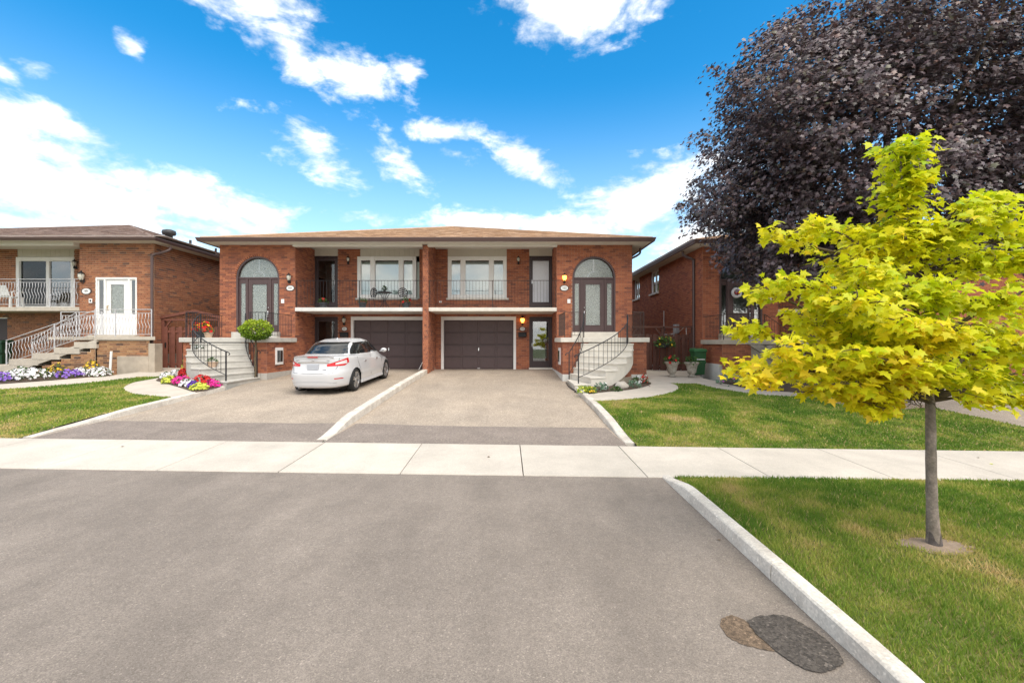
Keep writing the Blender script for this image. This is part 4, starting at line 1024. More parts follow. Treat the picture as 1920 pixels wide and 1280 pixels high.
for T, rl in ((T_R, 'iron_brown'), (T_L, 'iron')):
    railing(hm, [(T(4.55), 15.45, LAND), (T(4.55), YF-.05, LAND)], .08, .86, rl, .115, .007, .012, [(T(4.55), 15.45, LAND)], name='landing_railing')
    railing(hm, [(T(4.14), 15.45, LAND), (T(4.55), 15.45, LAND)], .08, .86, rl, .115, .007, .012, name='landing_railing')
    railing(hm, [(T(1.86), YF-.1, LAND), (T(1.86), 15.45, LAND), (T(2.38), 15.45, LAND)], .08, .86, rl, .115, .007, .012, [(T(2.38), 15.45, LAND), (T(1.86), 15.45, LAND)], name='landing_railing')
for T in (T_R, T_L):                              # downspout elbows under the eaves
    s = T(1)-T(0)
    downspout(hm, smooth_line([(T(5.12), 17.9, 5.46), (T(5.12), 17.9, 5.28), (T(4.98), 17.9, 5.16), (T(4.74), 17.9, 5.02), (T(4.735), 17.9, 4.8), (T(4.735), 17.9, .7)], 4), .04)
    q = hm.part('basement_vent', 'white_paint', frame_rect(MB(), *sorted((T(1.76), T(1.79))), 1.02, 1.62, 16.1, 16.55, .0001) if False else MB().box(*sorted((T(1.745), T(1.80))), 15.95, 16.45, .98, 1.58), bev=.01)
    MB().box(*sorted((T(1.735), T(1.75))), 16.02, 16.19, 1.08, 1.48).build('pane', 'car_glass', q); MB().box(*sorted((T(1.735), T(1.75))), 16.22, 16.39, 1.08, 1.48).build('pane', 'car_glass', q)
hm.part('wall_socket', 'white_paint', MB().box(-2.98, -2.87, YB-.05, YB-.01, 3.43, 3.50))
hm.finish(300)

# ---- right house, 105
hr = House('brick_house', (9, 17.4, .5), 'brick_r', 'mortar_r'); hr.name = 'right'
tag(hr.root, 'red brick house partly hidden behind the purple and yellow maple trees', 'house', 'brick houses')
st_5 = dict(door='door_brown', glass='pane_soft', stone='step_t', slab='step_t', trim='door_brown', ldoor='door_dark', gl_low='pane', gl_up='pane', sill='step_t', blind='curtain_dk', rail='iron_brown', num=None, lit=False, panels=True, gl0=2.95)
unit(hr, T_105, -.05, -.07, st_5)
plaque(hr, 10.02, YF-.075, 3.78, '105', .17, .12, 'plaque_dark', 'plaque', 'plaque')
hr.part('doorbell_plate', 'white_paint', MB().box(9.87, 9.98, YF-.095, YF-.07, 3.38, 3.54), bev=.006)
yw = YF-.05
wins = [(22.5, 23.8), (25.85, 27.0)]
hr.wall((7.37, yw), (0, 1), (-1, 0), 12.5, .62, 5.42, [(a-yw, b-yw, 4.26, 6) for a, b in wins])
hr.part('footing', 'parge', MB().box(7.35, 7.6, yw, 30, .1, .62)); hr.part('footing', 'parge_white', MB().box(7.33, 7.42, yw-.03, yw+.35, .1, .92))
for a, b in wins:
    w = hr.part('window', 'white_frame', MB().box(7.42, 7.5, a, a+.05, 4.26, 5.42).box(7.42, 7.5, b-.05, b, 4.26, 5.42).box(7.42, 7.5, a, b, 5.34, 5.42).box(7.42, 7.5, a, b, 4.26, 4.32).box(7.42, 7.5, (a+b)/2-.03, (a+b)/2+.03, 4.26, 5.42))
    MB().box(7.46, 7.468, a, b, 4.28, 5.4).build('pane', 'pane_soft', w); MB().box(7.7, 7.71, a-.1, b+.1, 4.1, 5.4).build('blind', 'blind', w)
    hr.part('window_sill', 'step_r', MB().box(7.27, 7.45, a-.06, b+.06, 4.17, 4.255), bev=.006)
    hr.part('reveal', 'brick_r', MB().box(7.375, 7.6, b, b+.02, 4.26, 5.42))
hr.part('side_wall', 'room', MB().box(7.75, 7.8, yw+.3, 30, .2, 5.4)); hr.part('side_wall', 'room', MB().box(22.9, 23, yw, 30, .2, 5.4)); hr.part('rear_wall', 'room', MB().box(7.8, 23, 29.9, 30, .2, 5.4))
hip_roof(hr, 6.86, 23.6, 16.75, 37.0, 5.55, 15.2, 25.1, 8.04, 'shingle_m')
# the mirrored half next door, mostly behind the trees
hr.wall((15.4, yw), (1, 0), (0, -1), 7.5, .5, 5.4, seen=False); hr.wall((15.18, yw), (0, 1), (-1, 0), 1.9, .5, 5.6, seen=False); hr.wall((15.18, yw), (1, 0), (0, -1), .22, .5, 5.4, seen=False)
# 105 landing and straight stairs running down to the right
Z5 = 1.86; yl = 15.85
hr.wall((7.40, yl), (0, 1), (-1, 0), yw-yl, 1.0, Z5-.16); hr.wall((7.40, yl), (1, 0), (0, -1), 1.0, .62, Z5-.16, mat='brick_m')
hr.part('footing', 'parge_white', MB().box(7.375, 7.6, yl+.16, yw-.02, .15, 1.0)); hr.part('footing', 'parge', MB().box(7.39, 8.5, yl-.02, yl+.15, .1, .62))
hr.part('landing', 'step_t', MB().box(7.28, 10.6, yl-.12, yw-.02, Z5-.16, Z5), bev=.012); hr.part('landing_core', 'step_t', MB().box(7.5, 10.5, yl+.06, yw-.03, .3, Z5-.17))
stt = hr.part('staircase', 'step_t', MB().prism([(8.3, yl-.06, Z5-.17), (8.75, yl-.06, Z5-.17), (10.9, yl-.06, .45), (10.2, yl-.06, .45)], (0, .16, 0)))
for k in range(7):
    z = Z5-.19*(k+1); x = 8.9+.29*k
    bevel(MB().box(x, x+.33, yl-.9, yl+.02, z-.19, z).build('step', 'step_t', stt), .008)
railing(hr, [(7.42, yw-.06, Z5), (7.42, yl-.05, Z5), (8.85, yl-.05, Z5)], .08, .88, 'iron_brown', .115, .007, .012, [(7.42, yl-.05, Z5), (8.3, yl-.05, Z5), (8.85, yl-.05, Z5)], name='landing_railing')
railing(hr, [(8.85, yl-.06, Z5), (11.0, yl-.06, Z5-1.45)], .08, .88, 'iron_brown', .115, .007, .012, name='stair_railing')
downspout(hr, smooth_line([(6.95, 18.3, 5.42), (6.97, 18.3, 5.28), (7.1, 18.2, 5.16), (7.28, 18.1, 5.05), (7.31, 18.1, 4.85), (7.31, 18.1, 3.0), (7.31, 18.1, .8)], 4), .055)
mt = hr.part('utility_meter', 'meter', MB().box(7.18, 7.36, 19.75, 20.05, 2.15, 2.55), bev=.02)
MB().lathe([(.09, 0), (.09, .10), (.07, .13)], (7.22, 19.9, 2.02), 14).build('meter_dial', 'meter', mt)
hr.part('conduit', 'plastic_white', MB().tube(smooth_line([(7.3, 19.85, 2.2), (7.27, 20.6, 2.12), (7.27, 21.8, 2.12)], 3), .03, 6))
hr.part('conduit', 'plastic_white', MB().tube([(7.31, 21.6, 2.4), (7.31, 21.6, 3.25)], .018, 6))
hr.part('conduit', 'plastic_white', MB().tube(smooth_line([(7.3, 19.7, 2.2), (7.25, 19.2, 2.3), (7.25, 18.75, 2.42), (7.25, 18.7, 2.1), (7.27, 18.7, 1.9)], 3), .016, 6))
# door wreath is on the door of 105
hr.finish(300)

# ---- left house, 99
hl = House('brick_house', (-16, 17, .6), 'brick_l', 'mortar_l', .082, .235); hl.name = 'left'; hl.jt = .015
tag(hl.root, 'brown brick house at the left with a white front door and silver railings', 'house', 'brick houses')
YL = 17.2; xr = -13.45; xb = -16.26; YLB = 18.6; S = YL/F
# bay front with the white door unit
dx0, dx1 = (180-CX)*S, (257-CX)*S; dz0, dz1 = H+(CY-628)*S, H+(CY-520)*S
hl.wall((xb, YL), (1, 0), (0, -1), xr-xb, .6, H+(CY-457)*S, [(dx0-xb, dx1-xb, 0, dz1)])
hl.wall((xr, YL), (0, 1), (1, 0), 12.0, .75, H+(CY-457)*S)
hl.wall((xb, YL), (0, 1), (-1, 0), YLB-YL, .6, 5.5)
hl.part('side_wall', 'room', MB().box(xr-.35, xr-.3, YL+.3, 29, .4, 5.4)); hl.part('rear_wall', 'room', MB().box(-28, xr-.3, 28.9, 29, .4, 5.4))
m = MB(); frame_rect(m, dx0, dx1, dz0, dz1, YL-.02, YL+.12, .055, .07, .03)
ds = [(203-CX)*S-.13, (241-CX)*S+.02]
for x in ds: m.box(x-.035, x+.035, YL-.015, YL+.11, dz0, dz1)
fr = hl.part('door_frame', 'white_frame', m, bev=.006)
for a, b in ((dx0+.055, ds[0]-.035), (ds[1]+.035, dx1-.055)):
    q = MB().box(a, b, YL+.03, YL+.07, dz0, dz0+.75); frame_rect(q, a, b, dz0+.75, dz1-.07, YL+.03, YL+.07, .035)
    s_ = hl.part('sidelight', 'white_frame', q); MB().box(a+.035, b-.035, YL+.045, YL+.053, dz0+.78, dz1-.1).build('pane', 'pane_soft', s_)
a, b = ds[0]+.04, ds[1]-.04
q = MB(); q.box(a, a+.16, YL+.03, YL+.08, dz0+.03, dz1-.075); q.box(b-.16, b, YL+.03, YL+.08, dz0+.03, dz1-.075); q.box(a+.16, b-.16, YL+.03, YL+.08, dz0+.03, dz0+.80); q.box(a+.16, b-.16, YL+.03, YL+.08, dz1-.26, dz1-.075)
q.box(a+.14, b-.14, YL+.02, YL+.035, dz0+.14, dz0+.70); frame_rect(q, a+.14, b-.14, dz0+.78, dz1-.24, YL+.018, YL+.035, .03)
dl_ = hl.part('door', 'white_paint', q, bev=.005); MB().box(a+.16, b-.16, YL+.05, YL+.058, dz0+.80, dz1-.26).build('pane', 'etched', dl_)
MB().tube([(a+.07, YL+.03, dz0+1.12), (a+.07, YL-.02, dz0+1.1), (a+.07, YL-.02, dz0+.95), (a+.07, YL+.03, dz0+.93)], .013, 6).build('handle', 'brass', dl_)
hl.part('hallway', 'curtain_dk', MB().box(dx0-.2, dx1+.2, YL+.6, YL+.62, dz0-.2, dz1+.2))
hl.part('door_step', 'step_t', MB().box(dx0-.1, dx1+.1, YL-.25, YL+.1, dz0-.12, dz0-.004), bev=.01)
lantern(hl, (155-CX)*S-.02+.08, YL, H+(CY-519)*S-.02, False, 1.25)
plaque(hl, (163-CX)*S, YL-.013, H+(CY-546)*S, '99', .17, .11); hl.part('doorbell_plate', 'white_paint', MB().box((168-CX)*S, (174-CX)*S, YL-.04, YL-.012, H+(CY-568)*S, H+(CY-560)*S), bev=.005)
hl.part('doorbell_button', 'black', MB().box((170-CX)*S, (172.5-CX)*S, YL-.046, YL-.04, H+(CY-565.5)*S, H+(CY-562)*S))
# recess: sliding balcony door, siding, slab
SB = YLB/F; Zs = lambda y: H+(CY-y)*SB; Xs = lambda x: (x-CX)*SB
bz = Zs(576)
hl.wall((-24, YLB), (1, 0), (0, -1), xb+24, .5, 5.6, [(Xs(33)+24, Xs(139.5)+24, bz-.1, 6), (-23.6+24, Xs(14)+24, .5, 2.75)])
m = MB(); a, b, z0, z1 = Xs(31), Xs(139.5), bz+.0, Zs(482); frame_rect(m, a, b, z0, z1, YLB-.03, YLB+.12, .13, .16, .05); m.box(Xs(87), Xs(92.5), YLB-.02, YLB+.1, z0, z1)
sd_ = hl.part('sliding_door', 'white_frame', m, bev=.006)
MB().box(a+.13, Xs(87), YLB+.05, YLB+.058, z0+.05, z1-.16).build('pane', 'pane', sd_); MB().box(Xs(92.5), b-.1, YLB+.04, YLB+.048, z0+.05, z1-.16).build('pane', 'pane_soft', sd_)
q = MB(); n = 26; w_ = (Xs(88)-a-.1)/n
for k in range(n): q.add([(a+.1+k*w_, YLB+.10+.02*(k % 2), z0), (a+.1+(k+1)*w_, YLB+.10+.02*((k+1) % 2), z0), (a+.1+(k+1)*w_, YLB+.10+.02*((k+1) % 2), z1-.1), (a+.1+k*w_, YLB+.10+.02*(k % 2), z1-.1)], [(0, 1, 2, 3)])
q.build('curtain', 'curtain', sd_); MB().box(Xs(89), b+.1, YLB+.35, YLB+.36, z0, z1).build('curtain', 'curtain_dk', sd_)
k = 12; a, b = Xs(34), Xs(139.5); cw = (b-a)/k
for i in range(k): hl.part('siding_board', 'siding', MB().box(a+i*cw+.004, a+(i+1)*cw-.004, YLB-.012, YLB+.04, Zs(481), 5.62))
hl.part('siding_back', 'soffit', MB().box(a, b, YLB+.02, YLB+.06, Zs(482), 5.62))
hl.part('balcony_slab', 'step_t', MB().box(-24, xb-.003, YL-.02, YLB+.02, H+(CY-583)*S, H+(CY-575.5)*S), bev=.01)
bt = H+(CY-575.5)*S
hl.part('header_beam', 'soffit', MB().box(-24, xb-.001, YL-.25, YL-.02, H+(CY-463)*S, 5.62), bev=.01); hl.part('recess_ceiling', 'soffit', MB().box(-24, xb, YL-.02, YLB, 5.56, 5.60))
railing(hl, [(-21.5, YL+.04, bt), (xb-.04, YL+.04, bt)], .10, H+(CY-523)*S-bt, 'silver_rail', .112, .008, .013, [((33-CX)*S, YL+.04, bt), ((92-CX)*S, YL+.04, bt), ((138-CX)*S, YL+.04, bt)], .034, H+(CY-529)*S-bt, name='balcony_railing')
hl.part('garage_recess', 'door_dark', MB().box(-23.6, Xs(14), YLB+.1, YLB+.14, .5, 2.75))
lantern(hl, Xs(144), YLB, 4.95, False)
# landing, stairs running down to the left along the front
Z9 = H+(CY-631)*16.1/F; y9 = 16.1; k9 = 16.1/F; X9 = lambda x: (x-CX)*k9; Zq = lambda y: H+(CY-y)*k9
pl = [(X9(176), y9), (X9(291), y9), (xr-.02, YL-.04), (xb-.5, YL-.04), (X9(120)-.5, YL-.04), (X9(120)-.5, y9+.35), (X9(176)-.3, y9+.3)]
hl.part('landing', 'step_t', MB().prism([(x, y, Z9-.12) for x, y in pl], (0, 0, .12)), bev=.01)
hl.wall((X9(178), y9+.08), (1, 0), (0, -1), X9(277)-X9(178), .35, Z9-.13, mat='brick_lb')
hl.part('footing', 'parge_tan', MB().box(X9(218), X9(277), y9+.02, y9+.079, .3, Zq(667.5)), bev=.015); hl.part('footing', 'parge_tan', MB().box(X9(277), X9(289), y9+.02, y9+.4, .3, Zq(644)), bev=.015)
hl.part('landing_core', 'parge_tan', MB().prism([(X9(180), y9+.14, .3), (X9(276), y9+.14, .3), (xr-.1, YL-.05, .3), (X9(180), YL-.05, .3)], (0, 0, Z9-.12-.3)))
# sloped brick wall below the stringer
zl, zr = Zq(700), Zq(645); xl = X9(-30)
hl.wall((xl, y9+.02), (1, 0), (0, -1), X9(178)-xl, .45, Zq(652), mat='brick_lb', holes=[(X9(x0)-xl, X9(x0+18)-xl, Zq(646+(178-x0)*.37+3), 9) for x0 in range(-30, 178, 18)])
st9 = hl.part('staircase', 'step_t', MB().prism([(X9(182), y9-.02, Zq(636)), (X9(182), y9-.02, Zq(645)), (X9(-32), y9-.02, Zq(718)), (X9(-32), y9-.02, Zq(702)), (X9(20), y9-.02, Zq(684))], (0, .2, 0)))
ex = [(176, 641), (144, 641), (107, 651.5), (66, 662), (22, 673), (-22, 684)]
for i, (x_, y_) in enumerate(ex[1:]):
    bevel(MB().box(X9(x_-4), X9(ex[i][0]+6), y9-.03, y9+1.05, Zq(y_+12), Zq(y_)).build('step', 'step_t', st9), .006)
hl.part('landing', 'step_t', MB().box(X9(50), X9(178), y9+.75, YL-.05, Z9-.10, Z9-.001))
rl9 = dict(wavy=.03)
railing(hl, [(X9(176.5), y9+.04, Z9), (X9(283), y9+.04, Z9)], .08, Zq(580)-Z9, 'silver_rail', .115, .008, .012, [(X9(176.5), y9+.04, Z9), (X9(214.5), y9+.04, Z9), (X9(282.5), y9+.04, Z9)], .03, Zq(587)-Z9, name='landing_railing')
railing(hl, [(X9(176), y9+.02, Zq(632)), (X9(10), y9+.02, Zq(688))], .13, .94, 'silver_rail', .12, .008, .013, [(X9(101), y9+.02, Zq(658)), (X9(11), y9+.02, Zq(690))], .03, .80, name='stair_railing')
railing(hl, [(X9(98), y9+.9, Zq(632)), (X9(8), y9+.9, Zq(688))], .13, .94, 'silver_rail', .12, .008, .013, [(X9(98), y9+.9, Zq(634)), (X9(11), y9+.9, Zq(690))], .03, .80, name='stair_railing')
railing(hl, [(X9(65), YL-.15, Z9), (X9(146), YL-.15, Z9)], .10, .93, 'silver_rail', .115, .008, .013, [(X9(65), YL-.15, Z9), (X9(101), YL-.15, Z9), (X9(146), YL-.15, Z9)], .03, .80, name='landing_railing')
hr9 = hip_roof(hl, -29.6, -12.96, 16.6, 38.0, 5.58, -21.3, 25.5, 8.29, 'shingle_l', .10, .60, .5)
downspout(hl, smooth_line([(-12.95, 17.35, 5.44), (-12.97, 17.35, 5.30), (-13.1, 17.2, 5.17), (-13.34, 17.0, 5.02), (-13.37, 17.0, 4.85), (-13.37, 17.0, 3.0), (-13.37, 17.0, 1.42)], 4), .05)
downspout(hl, smooth_line([(-13.37, 17.0, 1.44), (-13.37, 17.0, .86), (-13.38, 16.96, .76), (-13.46, 16.85, .70)], 4), .066, 'plastic_white')
hl.part('bracket', 'gutter', MB().box(-13.40, -13.2, 17.28, 17.31, 3.66, 3.70))
hl.part('footing', 'parge_tan', MB().box(xr-.25, xr+.02, YL-.02, YL+2.5, .3, 1.32))
# vents on the roof
vx, vy = -14.98, 20.0; vz = 5.58+(14.98-12.96)*.325
v = hl.part('roof_vent', 'vent', MB().lathe([(.16, -.1), (.14, .22), (.24, .24), (.27, .32), (.25, .42), (.12, .47)], (vx, vy, vz), 18), True)
for px, Y in ((288, 19.0), (340, 22.0), (371, 25.0)):
    x = (px-CX)*Y/F; z = 5.58+(-12.96-x)*.325; hl.part('roof_vent', 'shingle_l', MB().hexa([(x-.25, Y-.25, z+.02), (x+.2, Y-.25, z-.14), (x+.2, Y+.25, z-.14), (x-.25, Y+.25, z+.02), (x-.22, Y-.22, z+.17), (x+.2, Y-.22, z+.05), (x+.2, Y+.22, z+.05), (x-.22, Y+.22, z+.17)]))
x = (357-CX)*23.5/F; z = 5.58+(-12.96-x)*.325; hl.part('vent_pipe', 'vent', MB().tube([(x, 23.5, z-.1), (x, 23.5, z+.3)], .06, 8))
hl.finish(300)

# ================================================================ THE CAR (built in its own frame: y = 0 at the rear bumper, nose at y = 4.6)
def cr(xs, ys, x):                                # monotone-ish cubic through control values
    n = len(xs)
    if x <= xs[0]: return ys[0]
    if x >= xs[-1]: return ys[-1]
    i = max(k for k in range(n-1) if xs[k] <= x); t = (x-xs[i])/(xs[i+1]-xs[i])
    d = lambda k: 0 if k in (0, n-1) else (ys[k+1]-ys[k-1])/(xs[k+1]-xs[k-1])
    h_ = xs[i+1]-xs[i]; m0 = (ys[1]-ys[0])/(xs[1]-xs[0]) if i == 0 else d(i); m1 = (ys[-1]-ys[-2])/(xs[-1]-xs[-2]) if i+1 == n-1 else d(i+1)
    return (2*t**3-3*t*t+1)*ys[i]+(t**3-2*t*t+t)*h_*m0+(-2*t**3+3*t*t)*ys[i+1]+(t**3-t*t)*h_*m1
def car():
    loc = Vector((-5.33, 12.30, gz(-5.33, 12.30)))
    tilt = math.atan((gz(-5.13, 16.3)-gz(-5.13, 13.5))/2.8)
    root = bpy.data.objects.new('parked_car', None); root.empty_display_size = .3
    link(root, None, None, Matrix.Translation(loc) @ Matrix.Rotation(R(-2.4), 4, 'Z') @ Matrix.Rotation(tilt, 4, 'X'))
    tag(root, 'white four-door sedan parked on the left driveway, seen from behind', 'car')
    base = WM[root.name]; WM[root.name] = Matrix.Identity(4)           # parts are given in the car's own frame
    # rings: key, rear y, front y, half width, z rear, z front, roundness
    K = [0, 1, 2, 3, 4, 5, 6, 7, 8, 9, 10, 11]
    yr = [.10, .04, .00, -.01, .05, .085, .075, .10, .52, .76, 1.04, 1.52]
    yf = [4.46, 4.56, 4.60, 4.60, 4.54, 4.42, 4.30, 4.18, 3.84, 3.52, 3.06, 2.70]
    hw = [.76, .84, .872, .880, .878, .872, .860, .83, .765, .728, .65, .50]
    zr = [.19, .24, .42, .58, .70, .84, .97, 1.035, 1.06, 1.19, 1.345, 1.45]
    zf = [.19, .24, .40, .52, .60, .67, .74, .78, .93, 1.14, 1.355, 1.455]
    ex = [4.2, 4.4, 4.6, 4.6, 4.4, 4.2, 4.0, 3.8, 3.4, 3.0, 2.8, 2.4]
    N, RN = 320, 110
    V = []; meta = []
    for r in range(RN+1):
        k = 11*r/RN; f = lambda a: cr(K, a, k)
        a0, a1, w, z0, z1, e = f(yr), f(yf), f(hw), f(zr), f(zf), f(ex); mid, hl_ = (a0+a1)/2, (a1-a0)/2
        for i in range(N):
            q = 2*math.pi*i/N; c, s = math.cos(q), math.sin(q)
            x = w*math.copysign(abs(c)**(2/e), c); y = mid+hl_*math.copysign(abs(s)**(2/e), s)
            t = (y-a0)/(a1-a0); tt = t
            belt = z0+(z1-z0)*(t*t*(3-2*t) if k < 8 else t)
            if 4.5 < k <= 8: belt += 0
            x *= 1-.035*(1-min(1, abs(y-2.3)/2.3)**2)*0
            x *= 1-.07*max(0, (y-3.6)/1.0)**2-.05*max(0, (.7-y)/.7)**2
            V.append((x, y, belt)); meta.append(k)
    Fs = [(r*N+i, r*N+(i+1) % N, (r+1)*N+(i+1) % N, (r+1)*N+i) for r in range(RN) for i in range(N)]
    top = len(V); V.append((0, 2.12, 1.49)); Fs += [(RN*N+i, RN*N+(i+1) % N, top) for i in range(N)]
    Fs.append(tuple(range(N))[::-1])
    AX = (.93, 3.63); WR = .325; ARCH = .365
    def kind(c, k):
        x, y, z = c; ax = abs(x)
        if k > 8.05 and k < 10.75:                                    # greenhouse
            if y < 1.50 and ax < .625-.13*(z-1.06)/.33 and 1.078 < z < 1.395: return 'rear_window'
            if y > 2.4 and ax < .62-.12*(z-1.0)/.4 and 1.0 < z < 1.41: return 'windscreen'
            zlo = 1.052-.045*(y-.9)/2.4
            if ax > .52 and zlo < z < 1.372 and y > .98+.50*max(0, (z-1.03)/.36)**1.6 and y < 3.68-.78*(z-1.0)/.38:
                if abs(y-(2.20-.10*(z-1.2))) < .03: return 'pillar_trim'
                return 'side_window'
        return 'body'
    wheel_cut = lambda c: any(math.hypot(c[1]-a, c[2]-.315) < ARCH for a in AX) and abs(c[0]) > .55 and c[2] < .72
    groups = {}
    for f in Fs:
        c = [sum(V[i][j] for i in f)/len(f) for j in range(3)]; k = sum(meta[i] for i in f if i < top)/max(1, sum(1 for i in f if i < top))
        if len(f) < 10 and wheel_cut(c): continue
        g = kind(c, k) if len(f) < 10 else 'body'
        key = (g, 1 if c[0] > 0 else -1) if g in ('side_window', 'tail_red', 'tail_clear', 'pillar_trim') else (g, 0)
        groups.setdefault(key, []).append(f)
    mats = dict(body='paint', rear_window='car_glass', windscreen='car_glass', side_window='car_glass', pillar_trim='car_trim', tail_red='tail_red', tail_clear='tail_clear')
    names = dict(body='body', rear_window='rear_window', windscreen='windscreen', side_window='side_window', pillar_trim='door_pillar', tail_red='tail_light', tail_clear='reversing_lens')
    made = {}
    for (g, sd_), fs in sorted(groups.items()):
        ids = sorted({i for f in fs for i in f}); mp = {a: b for b, a in enumerate(ids)}
        m = MB(); m.v = [V[i] for i in ids]; m.f = [tuple(mp[i] for i in f) for f in fs]
        par = made.get(('tail_red', sd_)) if g == 'tail_clear' and ('tail_red', sd_) in made else root
        o = m.build(names[g], mats[g], par, True); made[(g, sd_)] = o
        if g == 'body': o.data.set_sharp_from_angle(angle=R(50))
    put = lambda name, mat, mb, par=root, sm_=False, bv=0: (bevel(mb.build(name, mat, par, sm_), bv) if bv else mb.build(name, mat, par, sm_))
    # wheel wells, tyres and ten-spoke rims
    for a in AX:
        for s in (-1, 1):
            q = MB(); n = 28
            for k in range(n):
                t0, t1 = math.pi*1.12*k/n-.19, math.pi*1.12*(k+1)/n-.19
                for r0, x0, r1, x1 in ((ARCH+.012, .872, ARCH-.004, .84), (ARCH-.004, .84, ARCH-.004, .52)):
                    pass
                q.add([(s*.846, a+ARCH*math.cos(t0)*1.02, .315+ARCH*math.sin(t0)*1.02), (s*.846, a+ARCH*math.cos(t1)*1.02, .315+ARCH*math.sin(t1)*1.02), (s*.50, a+ARCH*math.cos(t1), .315+ARCH*math.sin(t1)), (s*.50, a+ARCH*math.cos(t0), .315+ARCH*math.sin(t0))], [(0, 1, 2, 3)])
            q.add([(s*.50, a+ARCH*math.cos(t), .315+ARCH*math.sin(t)) for t in np.linspace(0, 2*math.pi, 24)[:-1]], [tuple(range(23))])
            put('wheel_well', 'car_trim', q)
            w = MB(); n = 36; prof_ = [(.205, .68), (.235, .665), (.30, .665), (.318, .685), (.325, .72), (.325, .80), (.318, .835), (.30, .855), (.245, .858), (.232, .85)]
            def spin(mb, prof_, n, closed=False):
                b = len(mb.v); m_ = len(prof_)
                for (r, x) in prof_:
                    for k in range(n):
                        t = 2*math.pi*k/n; mb.v.append((s*x, a+r*math.cos(t), .322+r*math.sin(t)))
                for i in range(m_-1):
                    for k in range(n): mb.f.append((b+i*n+k, b+i*n+(k+1) % n, b+(i+1)*n+(k+1) % n, b+(i+1)*n+k))
            wh = MB(); spin(wh, prof_, n); wo = put('wheel', 'tyre', wh, root, True)
            rm = MB(); spin(rm, [(.235, .852), (.222, .846), (.215, .80), (.21, .70)], n); b = len(rm.v)
            for k in range(10):
                t = 2*math.pi*(k//2)/5+(.17 if k % 2 else -.17)+.3; tb = 2*math.pi*(k//2)/5+(.10 if k % 2 else -.10)+.3
                d, e_ = Vector((0, math.cos(t), math.sin(t))), Vector((0, math.cos(tb), math.sin(tb))); n1 = Vector((0, -math.sin(t), math.cos(t)))
                p = [e_*.03-n1*.016, e_*.03+n1*.016, d*.222+n1*.019, d*.222-n1*.019]; cc = Vector((0, a, .322))
                lo = [Vector((s*.80, 0, 0))+cc+v_ for v_ in p]; hi = [Vector((s*(.848 if j > 1 else .838), 0, 0))+cc+v_ for j, v_ in enumerate(p)]
                rm.hexa(lo+hi)
            spin(rm, [(.0, .846), (.045, .846), (.055, .836), (.055, .80)], 16)
            put('rim', 'alloy', rm, wo)
            dk = MB(); spin(dk, [(.0, .775), (.21, .775)], 24); put('brake_disc', 'car_trim', dk, wo)
    # rear details lie on the body surface
    def surf(k, q, off=0.0):
        def at_(k, q):
            f = lambda a: cr(K, a, k); a0, a1, w, z0, z1, e = f(yr), f(yf), f(hw), f(zr), f(zf), f(ex); c, s = math.cos(q), math.sin(q)
            x = w*math.copysign(abs(c)**(2/e), c); y = (a0+a1)/2+(a1-a0)/2*math.copysign(abs(s)**(2/e), s); t = (y-a0)/(a1-a0)
            return Vector((x*(1-.07*max(0, (y-3.6)/1.0)**2-.05*max(0, (.7-y)/.7)**2), y, z0+(z1-z0)*(t*t*(3-2*t) if k < 8 else t)))
        p = at_(k, q)
        if off:
            n = (at_(k, q+.01)-at_(k, q-.01)).cross(at_(k+.02, q)-at_(k-.02, q)).normalized()
            if n.dot(p-Vector((0, 2.3, .6))) < 0: n = -n
            p = p+n*off
        return p
    def kz(z): 
        lo, hi = 0.0, 7.0
        for _ in range(30):
            m_ = (lo+hi)/2
            if cr(K, zr, m_) < z: lo = m_
            else: hi = m_
        return lo
    def qx(x, k=4.0): return -math.acos(max(-1, min(1, math.copysign((abs(x)/cr(K, hw, k)/.955)**(cr(K, ex, k)/2), x))))
    def yb(z, x=0): return surf(kz(z), qx(x, kz(z))).y
    def patch(q0, q1, zlo, zhi, off, n=18, m_=5):
        g = MB()
        for j in range(m_+1):
            for i in range(n+1):
                u = i/n; z = zlo(u)+(zhi(u)-zlo(u))*j/m_; g.v.append(tuple(surf(kz(z), q0+(q1-q0)*u, off)))
        for j in range(m_):
            for i in range(n): b = j*(n+1)+i; g.f.append((b, b+1, b+n+2, b+n+1))
        return g
    def skin(x0, x1, z0, z1, off, n=12, m_=4, shape=None):
        g = MB()
        for j in range(m_+1):
            for i in range(n+1):
                x = x0+(x1-x0)*i/n; z = z0+(z1-z0)*j/m_+(shape(x) if shape else 0); k = kz(z); g.v.append(tuple(surf(k, qx(x, k), off)))
        for j in range(m_):
            for i in range(n): b = j*(n+1)+i; g.f.append((b, b+1, b+n+2, b+n+1))
        return g
    for s in (-1, 1):
        qa, qb = R(-80), R(-36)
        if s < 0: qa, qb = -math.pi-qa, -math.pi-qb
        lo = lambda u: .782+.012*u+(.08*max(0, u-.8)/.2); hi = lambda u: .845+.155*u
        tl = put('tail_light', 'tail_red', patch(qa, qb, lo, hi, .007), sm_=True)
        put('reversing_lens', 'tail_clear', patch(qa+(qb-qa)*.34, qa+(qb-qa)*.90, lambda u: .826+.015*u, lambda u: .866+.078*u**.8, .011, 12, 4), tl, True)
    put('number_plate', 'plate', MB().box(-.155, .155, yb(.69)-.012, yb(.85)+.004, .690, .842), bv=.006)
    put('chrome_strip', 'chrome', skin(-.42, .42, .868, .892, .012, 16, 2, lambda x: .016*(1-(x/.42)**2)), sm_=True)
    put('trunk_badge', 'chrome', MB().box(-.04, .04, .052, .07, .945, .968), bv=.008)
    for x0, x1 in ((-.50, -.33), (.36, .44)): put('badge', 'chrome', MB().box(x0, x1, yb(.957, x0)-.008, yb(.957, x1)+.012, .952, .963))
